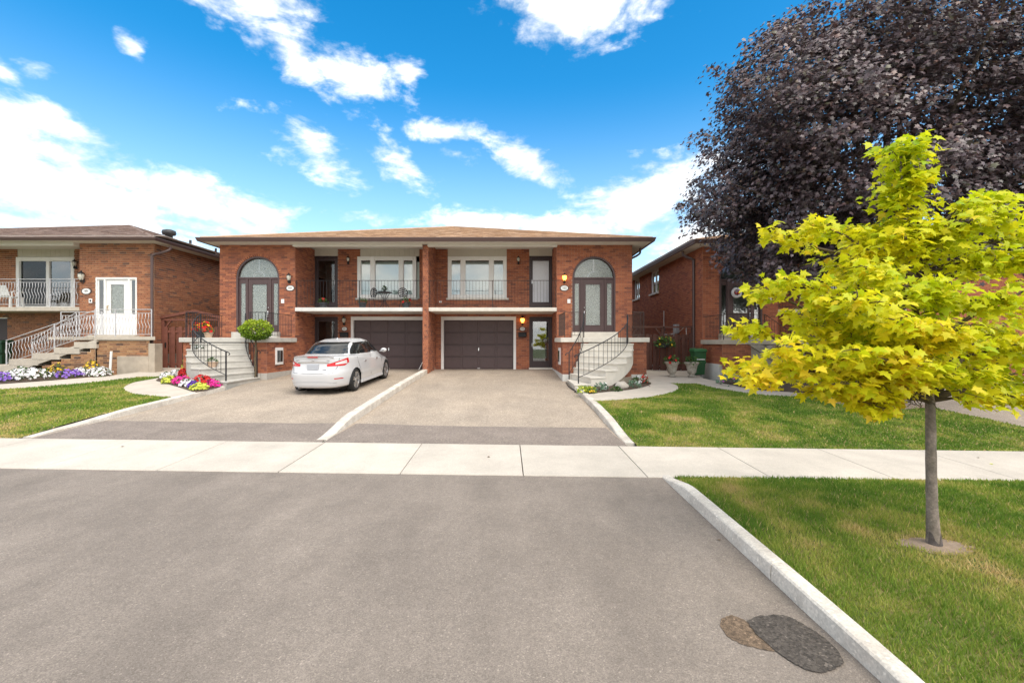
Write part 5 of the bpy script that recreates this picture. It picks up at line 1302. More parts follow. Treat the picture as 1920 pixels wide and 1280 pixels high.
    put('badge', 'ink', MB().box(.26, .36, yb(.7, .3)-.006, yb(.7, .3)+.01, .688, .700))
    # shut line of the boot lid
    ln = [(-.62, 1.0), (-.60, .78), (-.54, .65), (-.45, .605), (.45, .605), (.54, .65), (.60, .78), (.62, 1.0)]
    put('trunk_seam', 'car_trim', MB().tube([surf(kz(z), qx(x, kz(z)), .001) for x, z in smooth_line(ln, 4)], .006, 4))
    put('bumper_seam', 'car_trim', MB().tube([surf(kz(.335), qx(x, kz(.335)), .001) for x in np.linspace(-.6, .6, 18)], .004, 4))
    # spoiler with the high brake light
    sp = MB(); xs = np.linspace(-.53, .53, 23)
    for x in xs:
        e_ = .09*abs(x/.53)**3; y0 = .045+e_
        for p in ((y0, 1.060), (y0-.01, 1.082), (y0+.10, 1.098), (y0+.30, 1.075), (y0+.30, 1.02), (y0+.06, 1.035)): sp.v.append((x, p[0], p[1]-.012-.030*abs(x/.53)**4))
    for i in range(22):
        for j in range(6): sp.f.append((i*6+j, i*6+(j+1) % 6, (i+1)*6+(j+1) % 6, (i+1)*6+j))
    sp.f += [tuple(range(6))[::-1], tuple(22*6+j for j in range(6))]
    so = put('spoiler', 'paint', sp, sm_=False); so.data.set_sharp_from_angle(angle=R(45)); so.data.polygons.foreach_set('use_smooth', [True]*len(so.data.polygons)); so.data.set_sharp_from_angle(angle=R(45))
    put('brake_light', 'tail_red', MB().box(-.14, .14, .030, .07, 1.026, 1.046), so)
    for s in (-1, 1): put('reflector', 'tail_red', skin(s*.56, s*.71, .44, .466, .005, 8, 2))
    put('diffuser', 'paint', skin(-.56, .56, .215, .31, .014, 16, 4, lambda x: .05*(1-min(1, abs(x)/.58)**6)))
    put('diffuser_shadow', 'meter', skin(-.55, .55, .318, .334, .006, 16, 2, lambda x: .035*(1-min(1, abs(x)/.55)**6)))
    put('exhaust', 'alloy', MB().tube([(-.44, .02, .19), (-.44, .30, .19)], .042, 14, False)); put('exhaust_bore', 'black', MB().tube([(-.44, .03, .19), (-.44, .28, .19)], .036, 14))
    put('underbody', 'car_trim', MB().box(-.60, .60, .3, 4.3, .15, .24))
    # side: handles, sill, mirrors, shut lines, moulding
    wx = lambda y, z: .872*(1-.07*max(0, (y-3.6))**2-.05*max(0, (.7-y)/.7)**2)-(.02 if z > .85 else 0)-.0
    for s in (-1, 1):
        for y in (1.52, 2.55): put('door_handle', 'chrome', MB().box(s*.858, s*.892, y, y+.16, .80, .828), bv=.008)
        for pts in ([(2.10, .36), (2.10, .60), (2.12, .86), (2.12, .99)], [(3.12, .36), (3.14, .60), (3.10, .86), (3.04, .97)], [(1.36, .46), (1.22, .62), (1.10, .80), (1.06, .98)]):
            put('door_seam', 'car_trim', MB().tube([(s*(.873-.035*max(0, z-.72)/.25), y, z) for y, z in smooth_line(pts, 3)], .0035, 4))
        put('sill', 'paint', MB().hexa([(s*.82, 1.33, .17), (s*.88, 1.33, .19), (s*.88, 3.24, .19), (s*.82, 3.24, .17), (s*.84, 1.33, .27), (s*.872, 1.33, .27), (s*.872, 3.24, .27), (s*.84, 3.24, .27)]), bv=.01)
        mr = MB(); 
        for k, (y, r) in enumerate(((3.10, .02), (3.12, .075), (3.18, .085), (3.25, .06), (3.29, .015))):
            for i in range(12): t = 2*math.pi*i/12; mr.v.append((s*(.935+1.25*r*math.cos(t)), y, 1.035+.85*r*math.sin(t)))
        for k in range(4):
            for i in range(12): mr.f.append((k*12+i, k*12+(i+1) % 12, (k+1)*12+(i+1) % 12, (k+1)*12+i))
        mr.box(s*.80, s*.88, 3.15, 3.21, .985, 1.01); mo = put('mirror', 'paint', mr, sm_=True)
        put('mirror_glass', 'car_glass', MB().lathe([(0, 0), (.06, .0)], (0, 0, 0), 4).__class__().box(s*.89, s*.98, 3.108, 3.116, 1.0, 1.07), mo, bv=.01)
        put('window_trim', 'car_trim', MB().tube([(s*(.735 if y > 1.4 else .74)-s*.0, y, 1.042-.030*(y-.9)/2.4) for y in np.linspace(1.03, 3.25, 12)], .006, 4)) if False else None
    put('aerial', 'paint', MB().hexa([(-.02, 1.62, 1.44), (.02, 1.62, 1.44), (.02, 1.78, 1.45), (-.02, 1.78, 1.45), (-.006, 1.66, 1.51), (.006, 1.66, 1.51), (.006, 1.74, 1.475), (-.006, 1.74, 1.475)]))
    WM[root.name] = base
    for o in col.objects:                           # every part keeps the car's frame
        if o.parent == root: o.matrix_parent_inverse = Matrix.Identity(4)
    return root
car()

# ================================================================ TREES AND PLANTS
def leaf_tpl(kind):
    if kind == 'maple':
        o = [(0, -.08), (.16, -.02), (.46, -.04), (.30, .18), (.56, .42), (.24, .46), (.20, .62), (0, 1.0), (-.20, .62), (-.24, .46), (-.56, .42), (-.30, .18), (-.46, -.04), (-.16, -.02)]
        v = [(0, .28, .0)]+[(x, y, -.10*abs(x)*1.2-.16*max(0, y-.4)**2*2) for x, y in o]
    elif kind == 'maple_lo':
        o = [(0, -.05), (.46, -.02), (.28, .20), (.54, .44), (.20, .56), (0, 1.0), (-.20, .56), (-.54, .44), (-.28, .20), (-.46, -.02)]
        v = [(0, .28, .03)]+[(x, y, -.12*abs(x)-.2*max(0, y-.4)**2) for x, y in o]
    else:
        o = [(0, 0), (.24, .25), (.30, .5), (.2, .8), (0, 1), (-.2, .8), (-.30, .5), (-.24, .25)]
        v = [(0, .5, -.05)]+[(x, y, 0) for x, y in o]
    n = len(o); return np.array(v), np.array([(0, 1+i, 1+(i+1) % n) for i in range(n)])
def leaf_frames(P_, A, N, S):
    a = A/np.linalg.norm(A, axis=1, keepdims=True); n = N-a*np.sum(N*a, 1, keepdims=True); n /= np.maximum(np.linalg.norm(n, axis=1, keepdims=True), 1e-6); b = np.cross(a, n)
    return a, n, b
def leaf_cloud(P_, A, N, S, kind):
    T, Fc = leaf_tpl(kind); a, n, b = leaf_frames(P_, A, N, S); m = len(P_)
    V = P_[:, None]+S[:, None, None]*(T[None, :, 0:1]*b[:, None]+T[None, :, 1:2]*a[:, None]+T[None, :, 2:3]*n[:, None])
    FF = Fc[None]+(np.arange(m)*len(T))[:, None, None]
    return V.reshape(-1, 3), FF.reshape(-1, 3), len(Fc)
def foliage(P_, A, N, S, tone, kind, mat, parent, single=0, name='foliage'):
    if single:
        Y = np.maximum(P_[:, 1], .5); px, py = CX+P_[:, 0]*F/Y, CY-(P_[:, 2]-H)*F/Y
        view = (P_-np.array([0, 0, H])); d = np.linalg.norm(view, axis=1); face = np.abs(np.sum(N*view, 1))/d/np.linalg.norm(N, axis=1)
        sc_ = np.where((px > 0) & (px < 1915) & (py > 0), S/d*(.3+face), 0); idx = np.argsort(-sc_)[:single]; rest = np.ones(len(P_), bool); rest[idx] = False
    else: idx = []; rest = np.ones(len(P_), bool)
    V, FF, k = leaf_cloud(P_[rest], A[rest], N[rest], S[rest], kind)
    o = link(bpy.data.objects.new(name, np_mesh(name, V, FF, np.repeat(tone[rest], k))), parent, mat); o['kind'] = 'stuff'
    if len(idx):
        T, Fc = leaf_tpl(kind); cache = {}; a, n, b = leaf_frames(P_, A, N, S)
        for i in idx:
            t = int(tone[i]*9)
            if t not in cache:
                me = np_mesh('leaf', T, Fc, np.full(len(Fc), t/9+.05)); me.materials.append(MATS[mat]); cache[t] = me
            s = S[i]; mx = Matrix(((*(b[i]*s).tolist(),), (*(a[i]*s).tolist(),), (*(n[i]*s).tolist(),))).transposed().to_4x4(); mx.translation = Vector(P_[i].tolist())
            link(bpy.data.objects.new('leaf', cache[t]), parent, None, mx)
    return o
def wob(p, q, n, amp, rg, sag=0.0):
    p, q = np.array(p, float), np.array(q, float); out = []
    for k in range(n+1):
        t = k/n; v = p+(q-p)*t; v = v+np.array([rg.normal(0, amp), rg.normal(0, amp), rg.normal(0, amp*.7)])*math.sin(math.pi*min(1, t+.02))
        v[2] += sag*math.sin(math.pi*t); out.append(tuple(v))
    return out

# ---- young yellow maple on the verge
def yellow_maple():
    rg = np.random.default_rng(21); bx, by = TREE_Y; bz = lz(bx, by)
    root = tag(empty('maple_tree', (bx, by, bz)), 'young maple with bright yellow-green leaves and slim grey trunk on the verge', 'tree', 'maple trees')
    D = by
    def xz(px, py, y=None): y = y or D; return np.array([(px-CX)*y/F, y, H+(CY-py)*y/F])
    ax = [(1752, 1024), (1748, 960), (1746, 880), (1745, 800), (1743, 735), (1735, 650), (1738, 560), (1728, 470), (1700, 390), (1690, 330), (1690, 288)]
    path = [tuple(xz(*p)+np.array([0, 0, 0])) for p in ax]; path[0] = (path[0][0], path[0][1], bz-.08)
    sp_ = smooth_line(path, 4); L = len(sp_); rad = []
    for i in range(L):
        t = i/(L-1); r = .040*(1-t)**.55+.003
        if i < 5: r += .026*(1-i/5)**2
        r *= (1 if t < .40 else .7)
        rad.append(r*(1+.03*math.sin(i*2.3)))
    tr = MB().tube(sp_, rad, 14).build('trunk', 'bark', root, True)
    sb_ = MB(); na, nh = 22, 6                        # scarred, darker bark low on the trunk
    for i in range(na+1):
        an = -math.pi*.95+math.pi*.9*i/na; top_h = .10+.045*math.sin(i*.42+.6)+rg.uniform(-.006, .006)
        if i in (0, na): top_h = .02
        for j in range(nh+1):
            h_ = -.02+top_h*j/nh; p = min(sp_, key=lambda q: abs(q[2]-(bz+h_))); r = rad[sp_.index(p)]+.0025
            kk = [q for q in range(len(sp_)-1) if sp_[q][2] <= bz+h_ <= sp_[q+1][2]]
            if kk: q = kk[0]; u = (bz+h_-sp_[q][2])/(sp_[q+1][2]-sp_[q][2]); r = rad[q]+(rad[q+1]-rad[q])*u+.0025; p = tuple(sp_[q][c]+(sp_[q+1][c]-sp_[q][c])*u for c in range(3))
            sb_.v.append((p[0]+r*math.cos(an), p[1]+r*math.sin(an), bz+h_))
    for i in range(na):
        for j in range(nh): q = i*(nh+1)+j; sb_.f.append((q, q+nh+1, q+nh+2, q+1))
    sb_.build('scarred_bark', 'bark_base', tr, True)
    axis = lambda z: min(sp_, key=lambda p: abs(p[2]-z))
    # scaffold limbs: the tips that give the outline, then limbs filling the crown round the axis
    tips = [(1384, 690, 0), (1400, 700, -.35), (1392, 618, .1), (1428, 540, .2), (1440, 520, -.2), (1475, 440, .25), (1510, 420, -.1), (1560, 430, .35), (1625, 765, -.45), (1690, 745, -.5), (1560, 720, -.55), (1500, 735, -.2), (1480, 680, .5), (1520, 610, .6), (1450, 650, -.5),
            (1905, 372, .1), (1890, 400, -.35), (1985, 430, .2), (2010, 520, 0), (2020, 610, -.2), (2010, 690, .15), (1985, 720, .3), (1850, 700, -.5), (1905, 745, -.3), (1800, 620, -.75), (1880, 560, -.5), (1860, 480, -.3), (1790, 440, .4), (1640, 500, -.55), (1600, 560, -.7), (1560, 500, .55),
            (1690, 600, -.8), (1720, 690, -.75), (1620, 660, -.75), (1780, 530, -.6), (1650, 440, -.2), (1700, 420, .2), (1760, 420, -.25), (1830, 420, .2), (1930, 480, -.45), (1950, 640, -.5), (1830, 660, .7), (1700, 540, .8), (1900, 600, .6), (1600, 650, .8), (1540, 560, -.3), (1480, 600, -.15)]
    lP, lA, lN, lT = [], [], [], []; cor = []
    def spray(p, q, r0, nl, rg, par):
        nl = int(nl*2.0); line = wob(p, q, 6, .018, rg, .02); m = MB().tube(line, [r0*(1-.8*i/6)+.0015 for i in range(7)], 5)
        m.build('branch', 'twig', par, True); a = np.array(line); d = np.array(q)-np.array(p)
        for _ in range(nl):
            t = rg.beta(2.0, 1.0); i = min(5, int(t*6)); u = t*6-i; c = a[i]*(1-u)+a[i+1]*u
            c = c+rg.normal(0, 1, 3)*np.array([.075, .075, .045])*(1.15-.5*t); lP.append(c+np.array([0, 0, -.015]))
            out = d/np.linalg.norm(d)*.6+rg.normal(0, .6, 3); out[2] = -abs(rg.normal(.35, .3)); lA.append(out)
            nn = rg.normal(0, .38, 3)+np.array([0, -.25, .9]); lN.append(nn)
    limbs = []
    for j, (px, py, dy) in enumerate(tips):
        q = xz(px, py, D+dy*1.0); q[0] = (px-CX)*D/F*(1) if abs(dy) < .3 else q[0]
        ax_z = q[2]-abs(q[0]-bx)*.42-.06; p0 = np.array(axis(max(1.30, min(3.1, ax_z))))
        limbs.append((p0, q))
    for j, (p0, q) in enumerate(limbs):
        Ld = np.linalg.norm(q-p0); n = 7; sagv = .05*Ld
        line = wob(p0, q, n, .02*Ld, rg, sagv); r0 = .009+.008*Ld
        bo = MB().tube(line, [r0*(1-.85*i/n)+.002 for i in range(n+1)], 6).build('limb', 'twig', root, True)
        a = np.array(line)
        ns = int(6+Ld*7)
        for s in range(ns):
            t = rg.uniform(.22, 1.0); i = min(n-1, int(t*n)); u = t*n-i; c = a[i]*(1-u)+a[i+1]*u
            d = (q-p0)/Ld; side = rg.normal(0, 1, 3); side -= d*side.dot(d); side /= np.linalg.norm(side); side[2] *= .45
            ln_ = (.10+.20*(1-t))*rg.uniform(.7, 1.3)*min(1, Ld)
            e_ = c+(d*.6+side)*ln_; e_[2] -= .02
            spray(c, e_, .004, int(7+22*ln_), rg, bo)
        spray(a[-2], q, .004, 14, rg, bo)
    # the leader: a narrow column of leaves
    for s in range(52):
        z = rg.uniform(2.5, 3.50); c = np.array(axis(z)); an = rg.uniform(0, 2*np.pi); r = .07+.15*rg.random()*(1.2-(z-2.6)*.5)
        spray(c, c+np.array([math.cos(an)*r, math.sin(an)*r, rg.uniform(-.02, .10)]), .003, 11, rg, tr)
    P_, A, N = np.array(lP), np.array(lA), np.array(lN)
    qx_, qy_ = CX+P_[:, 0]*F/P_[:, 1], CY-(P_[:, 2]-H)*F/P_[:, 1]
    kk = qy_ < np.interp(qx_, [1370, 1450, 1590, 1620, 1680, 1695, 1770, 1850, 1950], [712, 742, 752, 788, 785, 735, 728, 772, 800])+rg.normal(0, 5, len(P_))
    # sky and house show between the tiers of branches on the left
    for (x0_, y0_, x1_, y1_, hw_) in ((1360, 652, 1500, 645, 11), (1360, 575, 1520, 572, 13), (1380, 480, 1560, 478, 10), (1560, 395, 1640, 385, 16), (1760, 395, 1830, 420, 14)):
        t_ = np.clip((qx_-x0_)/(x1_-x0_), 0, 1); yl_ = y0_+(y1_-y0_)*t_; kk &= ~((qx_ > x0_) & (qx_ < x1_) & (np.abs(qy_-yl_) < hw_*(1.2-t_)))
    P_, A, N = P_[kk], A[kk], N[kk]
    S = rg.uniform(.044, .088, len(P_))
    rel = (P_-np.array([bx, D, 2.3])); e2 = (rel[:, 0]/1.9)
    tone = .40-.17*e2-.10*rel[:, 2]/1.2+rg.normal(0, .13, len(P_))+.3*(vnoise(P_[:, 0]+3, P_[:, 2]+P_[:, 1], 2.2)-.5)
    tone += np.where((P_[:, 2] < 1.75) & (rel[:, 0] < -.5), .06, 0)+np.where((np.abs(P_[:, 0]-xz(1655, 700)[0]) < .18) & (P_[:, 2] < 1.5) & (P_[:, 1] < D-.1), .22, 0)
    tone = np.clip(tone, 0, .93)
    cr_ = empty('crown', (bx, by, 2.3)); cr_.parent = root; cr_.matrix_parent_inverse = WM[root.name].inverted()
    foliage(P_, A, N, S, tone, 'maple', 'leaf_y', cr_, 300)
    print('yellow leaves', len(P_))
yellow_maple()

# ---- big purple maple on the lawn of 105
def purple_maple():
    rg = np.random.default_rng(5); bx, by = TREE_P; bz = lz(bx, by)
    root = tag(empty('maple_tree', (bx, by, bz)), 'large spreading maple with dark purple leaves, taller than the houses', 'tree', 'maple trees')
    C = np.array([bx+.25, by+.4, 6.25]); Rr = np.array([4.75, 3.5, 4.5])
    trunk = wob((bx, by, bz-.2), (bx+.15, by+.1, 3.4), 8, .03, rg)
    tr = MB().tube(trunk, [.34, .26, .235, .225, .22, .215, .21, .205, .20], 16).build('trunk', 'bark_dark', root, True)
    # clump centres through the crown, thicker towards the outside
    cl = []
    while len(cl) < 2200:
        d = rg.normal(0, 1, 3); d /= np.linalg.norm(d); rr = rg.uniform(.42, 1.0)**.6
        bump = 1+.10*math.sin(5*math.atan2(d[1], d[0])+2*d[2]*3)+.07*math.sin(9*d[0]+4*d[2])
        p = C+d*Rr*rr*bump
        if p[2] < 3.15+.5*rg.random()+.10*(p[0]-bx if p[0] > bx else 0): continue
        qx_, qy_ = CX+p[0]*F/p[1], CY-(p[2]-H)*F/p[1]                  # the outline of the crown towards the house
        if qx_ < np.interp(qy_, [-60, 0, 60, 130, 170, 240, 330, 375, 430, 470, 520, 545, 600], [1600, 1520, 1405, 1335, 1345, 1305, 1298, 1272, 1290, 1335, 1385, 1420, 1500])+14: continue
        cl.append(p)
    cl = np.array(cl)
    # skirts hanging at the left towards the house
    hang = np.array([[(px-CX)*Y/F, Y, H+(CY-py)*Y/F] for px, py, Y in ((1310, 340, 11.5), (1295, 378, 11.2), (1320, 420, 11.4), (1362, 455, 11.6), (1385, 490, 11.8), (1400, 515, 11.6), (1410, 480, 11.2), (1425, 500, 11.4), (1330, 395, 10.9), (1310, 412, 11.6), (1440, 470, 11), (1470, 505, 11.3), (1335, 130, 11.6), (1355, 165, 11.4), (1310, 255, 11.4), (1330, 290, 11.2), (1420, 70, 11.5), (1500, 20, 11.4), (1380, 150, 11), (1460, 60, 11.2))])
    cl = np.vstack([cl, hang])
    # limbs to a spread of clumps
    tgt = cl[rg.choice(len(cl), 34, replace=False)]
    for q in tgt:
        p0 = np.array(trunk[rg.integers(5, 9)]); mid = p0+(q-p0)*.5+np.array([0, 0, .35]); line = smooth_line([tuple(p0), tuple(mid+rg.normal(0, .12, 3)), tuple(q)], 5)
        MB().tube(line, [.085*(1-.88*i/(len(line)-1))+.006 for i in range(len(line))], 6).build('limb', 'bark_dark', root, True)
    lP, lA, lN = [], [], []
    per = 56
    for p in cl:
        n = per if rg.random() > .15 else int(per*1.5); o = (p-C)/Rr; o[2] = max(o[2], -.2); o /= max(np.linalg.norm(o), .2)
        q = np.clip(rg.normal(0, 1, (n, 3)), -1.9, 1.9)*np.array([.19, .19, .10])*rg.uniform(.8, 1.25); q[:, 2] -= 1.1*(q[:, 0]**2+q[:, 1]**2)
        lP.append(p+q); out = np.tile(o, (n, 1))*.55+rg.normal(0, .45, (n, 3)); out[:, 2] = -np.abs(rg.normal(.45, .35, n)); lA.append(out)
        nn = np.tile(o, (n, 1))*.75+np.array([0, -.15, .75])+rg.normal(0, .38, (n, 3)); lN.append(nn)
    P_, A, N = np.vstack(lP), np.vstack(lA), np.vstack(lN); k = P_[:, 2] > 2.75; P_, A, N = P_[k], A[k], N[k]
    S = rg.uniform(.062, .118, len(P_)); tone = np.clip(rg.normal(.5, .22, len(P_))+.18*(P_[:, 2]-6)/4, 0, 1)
    cr_ = empty('crown', (bx, by, 6)); cr_.parent = root; cr_.matrix_parent_inverse = WM[root.name].inverted()
    foliage(P_, A, N, S, tone, 'maple_lo', 'leaf_p', cr_, 300)
    print('purple leaves', len(P_))
purple_maple()

# ---- smaller plants
def mound(name, label, cat, c, rad, hgt, leafm, flower=None, nl=160, nf=40, fs=.035, ls=.05, group=None, seed=0, pot=None, base=None, root=None):
    rg = np.random.default_rng(seed+17); c = np.array(c, float)
    root = root or tag(empty(name, tuple(c)), label, cat, group)
    d = rg.normal(0, 1, (nl, 3)); d /= np.linalg.norm(d, axis=1, keepdims=True); d[:, 2] = np.abs(d[:, 2]); r = rg.uniform(.35, 1, (nl, 1))**.5
    P_ = c+d*r*np.array([rad, rad, hgt]); A = d+rg.normal(0, .5, (nl, 3)); N = d*.6+np.array([0, -.2, .7])+rg.normal(0, .4, (nl, 3))
    foliage(P_, A, N, rg.uniform(.6, 1.3, nl)*ls, np.clip(rg.normal(.5, .25, nl)+.3*(P_[:, 2]-c[2])/hgt-.1, 0, 1), 'oval', leafm, root)
    if flower:
        for fi, fm in enumerate(flower if isinstance(flower, (list, tuple)) else [flower]):
            q = MB(); n = nf
            for k in range(n):
                e_ = rg.normal(0, 1, 3); e_ /= np.linalg.norm(e_); e_[2] = abs(e_[2])*.9+.15; e_[1] -= .35; e_ /= np.linalg.norm(e_)
                p = Vector(c+e_*np.array([rad, rad, hgt])*rg.uniform(.88, 1.08)); nn = Vector(e_+rg.normal(0, .3, 3)).normalized(); u = nn.orthogonal().normalized(); w = nn.cross(u); s = fs*rg.uniform(.75, 1.25); a0 = rg.uniform(0, 6)
                ring_ = [p+(u*math.cos(a0+i*math.pi/5)+w*math.sin(a0+i*math.pi/5))*s*(1 if i % 2 == 0 else .72)+nn*s*.25 for i in range(10)]
                b = len(q.v); q.v += [tuple(p)]+[tuple(x) for x in ring_]; q.f += [(b, b+1+i, b+1+(i+1) % 10) for i in range(10)]
            o = q.build('blossoms', fm, root); o['kind'] = 'stuff'
    return root
def gp(px, py): x, y = P(px, py, f=lz); return (x, y, lz(x, y)+.02)
# bed at the foot of the left stairs
bed = [((318, 719), .20, .20, 'leaf_t', 'fl_lime', 'lime green flowering plant at the left tip of the bed'),
       ((311, 709), .16, .17, 'leaf_g', 'fl_white', 'small white and violet flowering plant behind the lime one'),
       ((342, 720), .27, .22, 'leaf_g', 'fl_magenta', 'large magenta petunia clump at the middle left of the bed'),
       ((352, 724), .20, .18, 'leaf_g', 'fl_white', 'white flowering clump in front of the magenta petunias'),
       ((363, 727), .14, .16, 'leaf_g', 'fl_violet', 'dark violet flowering plant between white and lime clumps'),
       ((374, 731), .22, .17, 'leaf_t', 'fl_lime', 'lime and pale yellow clump at the front of the bed'),
       ((362, 714), .20, .22, 'leaf_g', 'fl_yellow', 'golden marigold clump at the back of the bed'),
       ((378, 721), .24, .26, 'leaf_g', 'fl_red', 'red salvia clump beside the concrete stairs'),
       ((401, 726), .20, .20, 'leaf_g', 'fl_magenta', 'magenta petunia clump at the right end, against the bottom step'),
       ((345, 706), .16, .26, 'leaf_g', 'fl_red', 'red flowering plant at the back left of the bed'),
       ((352, 699), .20, .50, 'leaf_t', 'fl_lime', 'tall lime green bushy plant at the back by the stairs'),
       ((387, 714), .18, .24, 'leaf_g', 'fl_yellow', 'golden flowering plant tucked beside the stair wall'),
       ((330, 705), .15, .20, 'leaf_g', 'fl_white', 'white flowering plant at the upper left of the bed')]
for i, (p, r, h_, lm, fm, lb) in enumerate(bed):
    mound('flowering_plant', lb, 'flower', gp(*p), r, h_, lm, fm, 130, 85, .038, .05, 'flowers in the bed by the left stairs', i)
# bed of 99
for i, (px, py, r, h_, fm, lb) in enumerate(((2, 716, .30, .26, 'fl_purple', 'purple petunia clump at the left edge of the bed below the silver railing'), (22, 712, .24, .26, 'fl_white', 'white petunia clump next to the leftmost purple one'), (40, 709, .26, .34, 'fl_white', 'tall white petunia clump with green stems below the stairs'), (64, 712, .46, .34, 'fl_white', 'largest white petunia mound in the bed of the left house'),
        (88, 707, .20, .28, None, 'plain green bushy plant right of the largest white mound'), (106, 705, .26, .40, 'fl_yellow', 'green plant with small yellow flowers in the middle of the bed'), (130, 708, .34, .24, 'fl_purple', 'purple petunia clump in the right half of the bed'), (152, 704, .22, .24, 'fl_white', 'small white clump between purple petunias and yellow daisies'), (173, 699, .22, .42, 'fl_yellow', 'yellow daisies standing at the back right of the bed'), (186, 705, .36, .28, 'fl_white', 'white petunia mound at the right end by the white pipe'))):
    mound('flowering_plant', lb, 'flower', gp(px, py), r, h_, 'leaf_g', fm, 160, (110 if fm in ('fl_white', 'fl_purple') else 26) if fm else 0, .042, .055, 'flowers in the bed of the left house', 40+i)
# bed at the right stairs
for i, (px, py, r, h_, lm, fm, lb) in enumerate(((1093, 737, .15, .19, 'leaf_t', 'fl_lime', 'lime green chrysanthemum at the foot of the right stairs'), (1107, 737, .14, .17, 'leaf_t', 'fl_yellow', 'yellowish chrysanthemum right of the lime one'), (1125, 733, .18, .22, 'leaf_hosta', None, 'grey-green leafy plant under the curved stair wall'), (1133, 731, .10, .18, 'leaf_hosta', 'fl_white', 'small plant with white flowers beside the boulder'),
        (1188, 727, .22, .20, 'leaf_hosta', None, 'low leafy plant right of the pale boulder'), (1196, 720, .16, .24, 'leaf_g', 'fl_white', 'plant with a few white flowers before the brick pier'), (1208, 719, .13, .26, 'leaf_g', 'fl_red', 'plant with red blooms at the right end of the bed'), (1155, 733, .14, .10, 'leaf_g', None, 'low green plant left of the pale boulder'))):
    mound('garden_plant', lb, 'plant', gp(px, py), r, h_, lm, fm, 110, 18, .03, .055, 'plants in the bed by the right stairs', 70+i)
# bed of 105
for i, (px, py, r, h_, lm, fm, lb) in enumerate(((1374, 722, .42, .34, 'leaf_hosta', 'fl_pink', 'large blue-green hosta at the corner of the right house'), (1408, 727, .24, .16, 'leaf_g', 'fl_magenta', 'magenta petunias just right of the hosta'), (1424, 729, .20, .14, 'leaf_g', 'fl_white', 'white petunias between two magenta clumps'), (1440, 731, .24, .16, 'leaf_g', 'fl_pink', 'pink petunias at the edge of the yellow leaves'))):
    mound('garden_plant', lb, 'plant', gp(px, py), r, h_, lm, fm, 120, 26 if i else 6, .04, .12 if i == 0 else .05, 'plants in the bed of the right house', 90+i)
def rock(px, py, s, lb, seed):
    rg = np.random.default_rng(seed); x, y, z = gp(px, py); m = MB(); n, k = 14, 8
    for j in range(k+1):
        for i in range(n):
            th, ph = 2*math.pi*i/n, math.pi*j/k; r = 1+.16*math.sin(3*th+seed)+.10*math.sin(5*ph+2*th)+rg.normal(0, .02)
            m.v.append((x+s[0]*r*math.sin(ph)*math.cos(th), y+s[1]*r*math.sin(ph)*math.sin(th), z+s[2]*(.55+r*math.cos(ph))))
    for j in range(k):
        for i in range(n): m.f.append((j*n+i, j*n+(i+1) % n, (j+1)*n+(i+1) % n, (j+1)*n+i))
    tag(m.build('boulder', 'rock', None, True), lb, 'rock', 'stones in the bed by the right stairs')
rock(1165, 729, (.19, .14, .12), 'large pale rounded boulder in the bed under the curved stairs', 1)
rock(1203, 717, (.13, .09, .08), 'small flat stone near the brick pier', 2)

# pots
def pot(label, x, y, z, r, h_, mat, leafm, flower, rad, hgt, group, seed, prof_=None, nf=14, fs=.04, name='potted_plant', ls=.05):
    root = tag(empty(name, (x, y, z)), label, 'potted plant', group)
    pr = prof_ or [(r*.72, 0), (r*.95, h_*.86), (r*1.06, h_*.86), (r*1.06, h_), (r*.9, h_), (r*.88, h_*.88), (.01, h_*.86)]
    MB().lathe(pr, (x, y, z), 22).build('pot', mat, root, True).data.set_sharp_from_angle(angle=R(35))
    mound(None, None, None, (x, y, z+h_*.9), rad, hgt, leafm, flower, 120, nf, fs, ls, None, seed, root=root)
    return root
G = 'pots on the left stairs'
def tread(n): return LAND-(LAND-gz(T_L(2.0), 13.6))/8*n
for (px, py, Y, r, h_, fl, rad, hg, lb, sd_) in ((398, 691.5, 14.35, .16, .17, None, .16, .14, 'wide tan pot with plain green plant low on the left stairs', 1), (374, 680, 15.0, .13, .16, 'fl_white', .15, .16, 'tan pot with white flowers halfway up the left stairs', 2), (391, 658, 15.6, .14, .18, 'fl_red', .17, .17, 'tan pot with red blooms near the top of the left stairs', 3)):
    x, z = at(px, py, Y); pot(lb, x, Y, {1: tread(5), 2: tread(3), 3: LAND}[sd_], r, h_, 'terracotta', 'leaf_g', fl, rad, hg, G, sd_, nf=12)
x, z = at(380, 632, 16.0); pot('dark planter of yellow and red flowers behind the left stair railing', x, 16.0, LAND, .24, .22, 'pot_dark', 'leaf_g', ['fl_yellow', 'fl_red'], .34, .36, G, 8, nf=24, fs=.06)
G = 'pots on the left balcony'
for px, fl, lb, sd_ in ((606.5, 'fl_red', 'dark pot with one red bloom before the left balcony door', 11), (680, None, 'dark pot with plain green plant by the left bistro chair', 12), (761, 'fl_red', 'dark pot with a red bloom by the right bistro chair', 13)):
    x, z = at(px, 576, 17.85); pot(lb, x, 17.85, 3.10, .15, .22, 'pot_dark', 'leaf_g', fl, .19, .20, G, sd_, nf=3, fs=.07)
G = 'stone urns by the right gate'
up = [(.13, 0), (.14, .03), (.10, .06), (.085, .10), (.13, .13), (.15, .17), (.155, .22), (.19, .40), (.235, .46), (.255, .48), (.255, .52), (.22, .53), (.21, .48), (.01, .46)]
for px, fl, lb, sd_ in ((1260, 'fl_red', 'weathered stone urn with red geraniums, left of the pair', 21), (1297, None, 'weathered stone urn with plain green plant beside the green bin', 22)):
    x = (px-CX)*16.1/F; pot(lb, x, 16.1, lz(x, 16.1)+.01, .25, .52, 'urn', 'leaf_g', fl, .27, .26, G, sd_, up, 6, .06, 'stone_urn', .08)
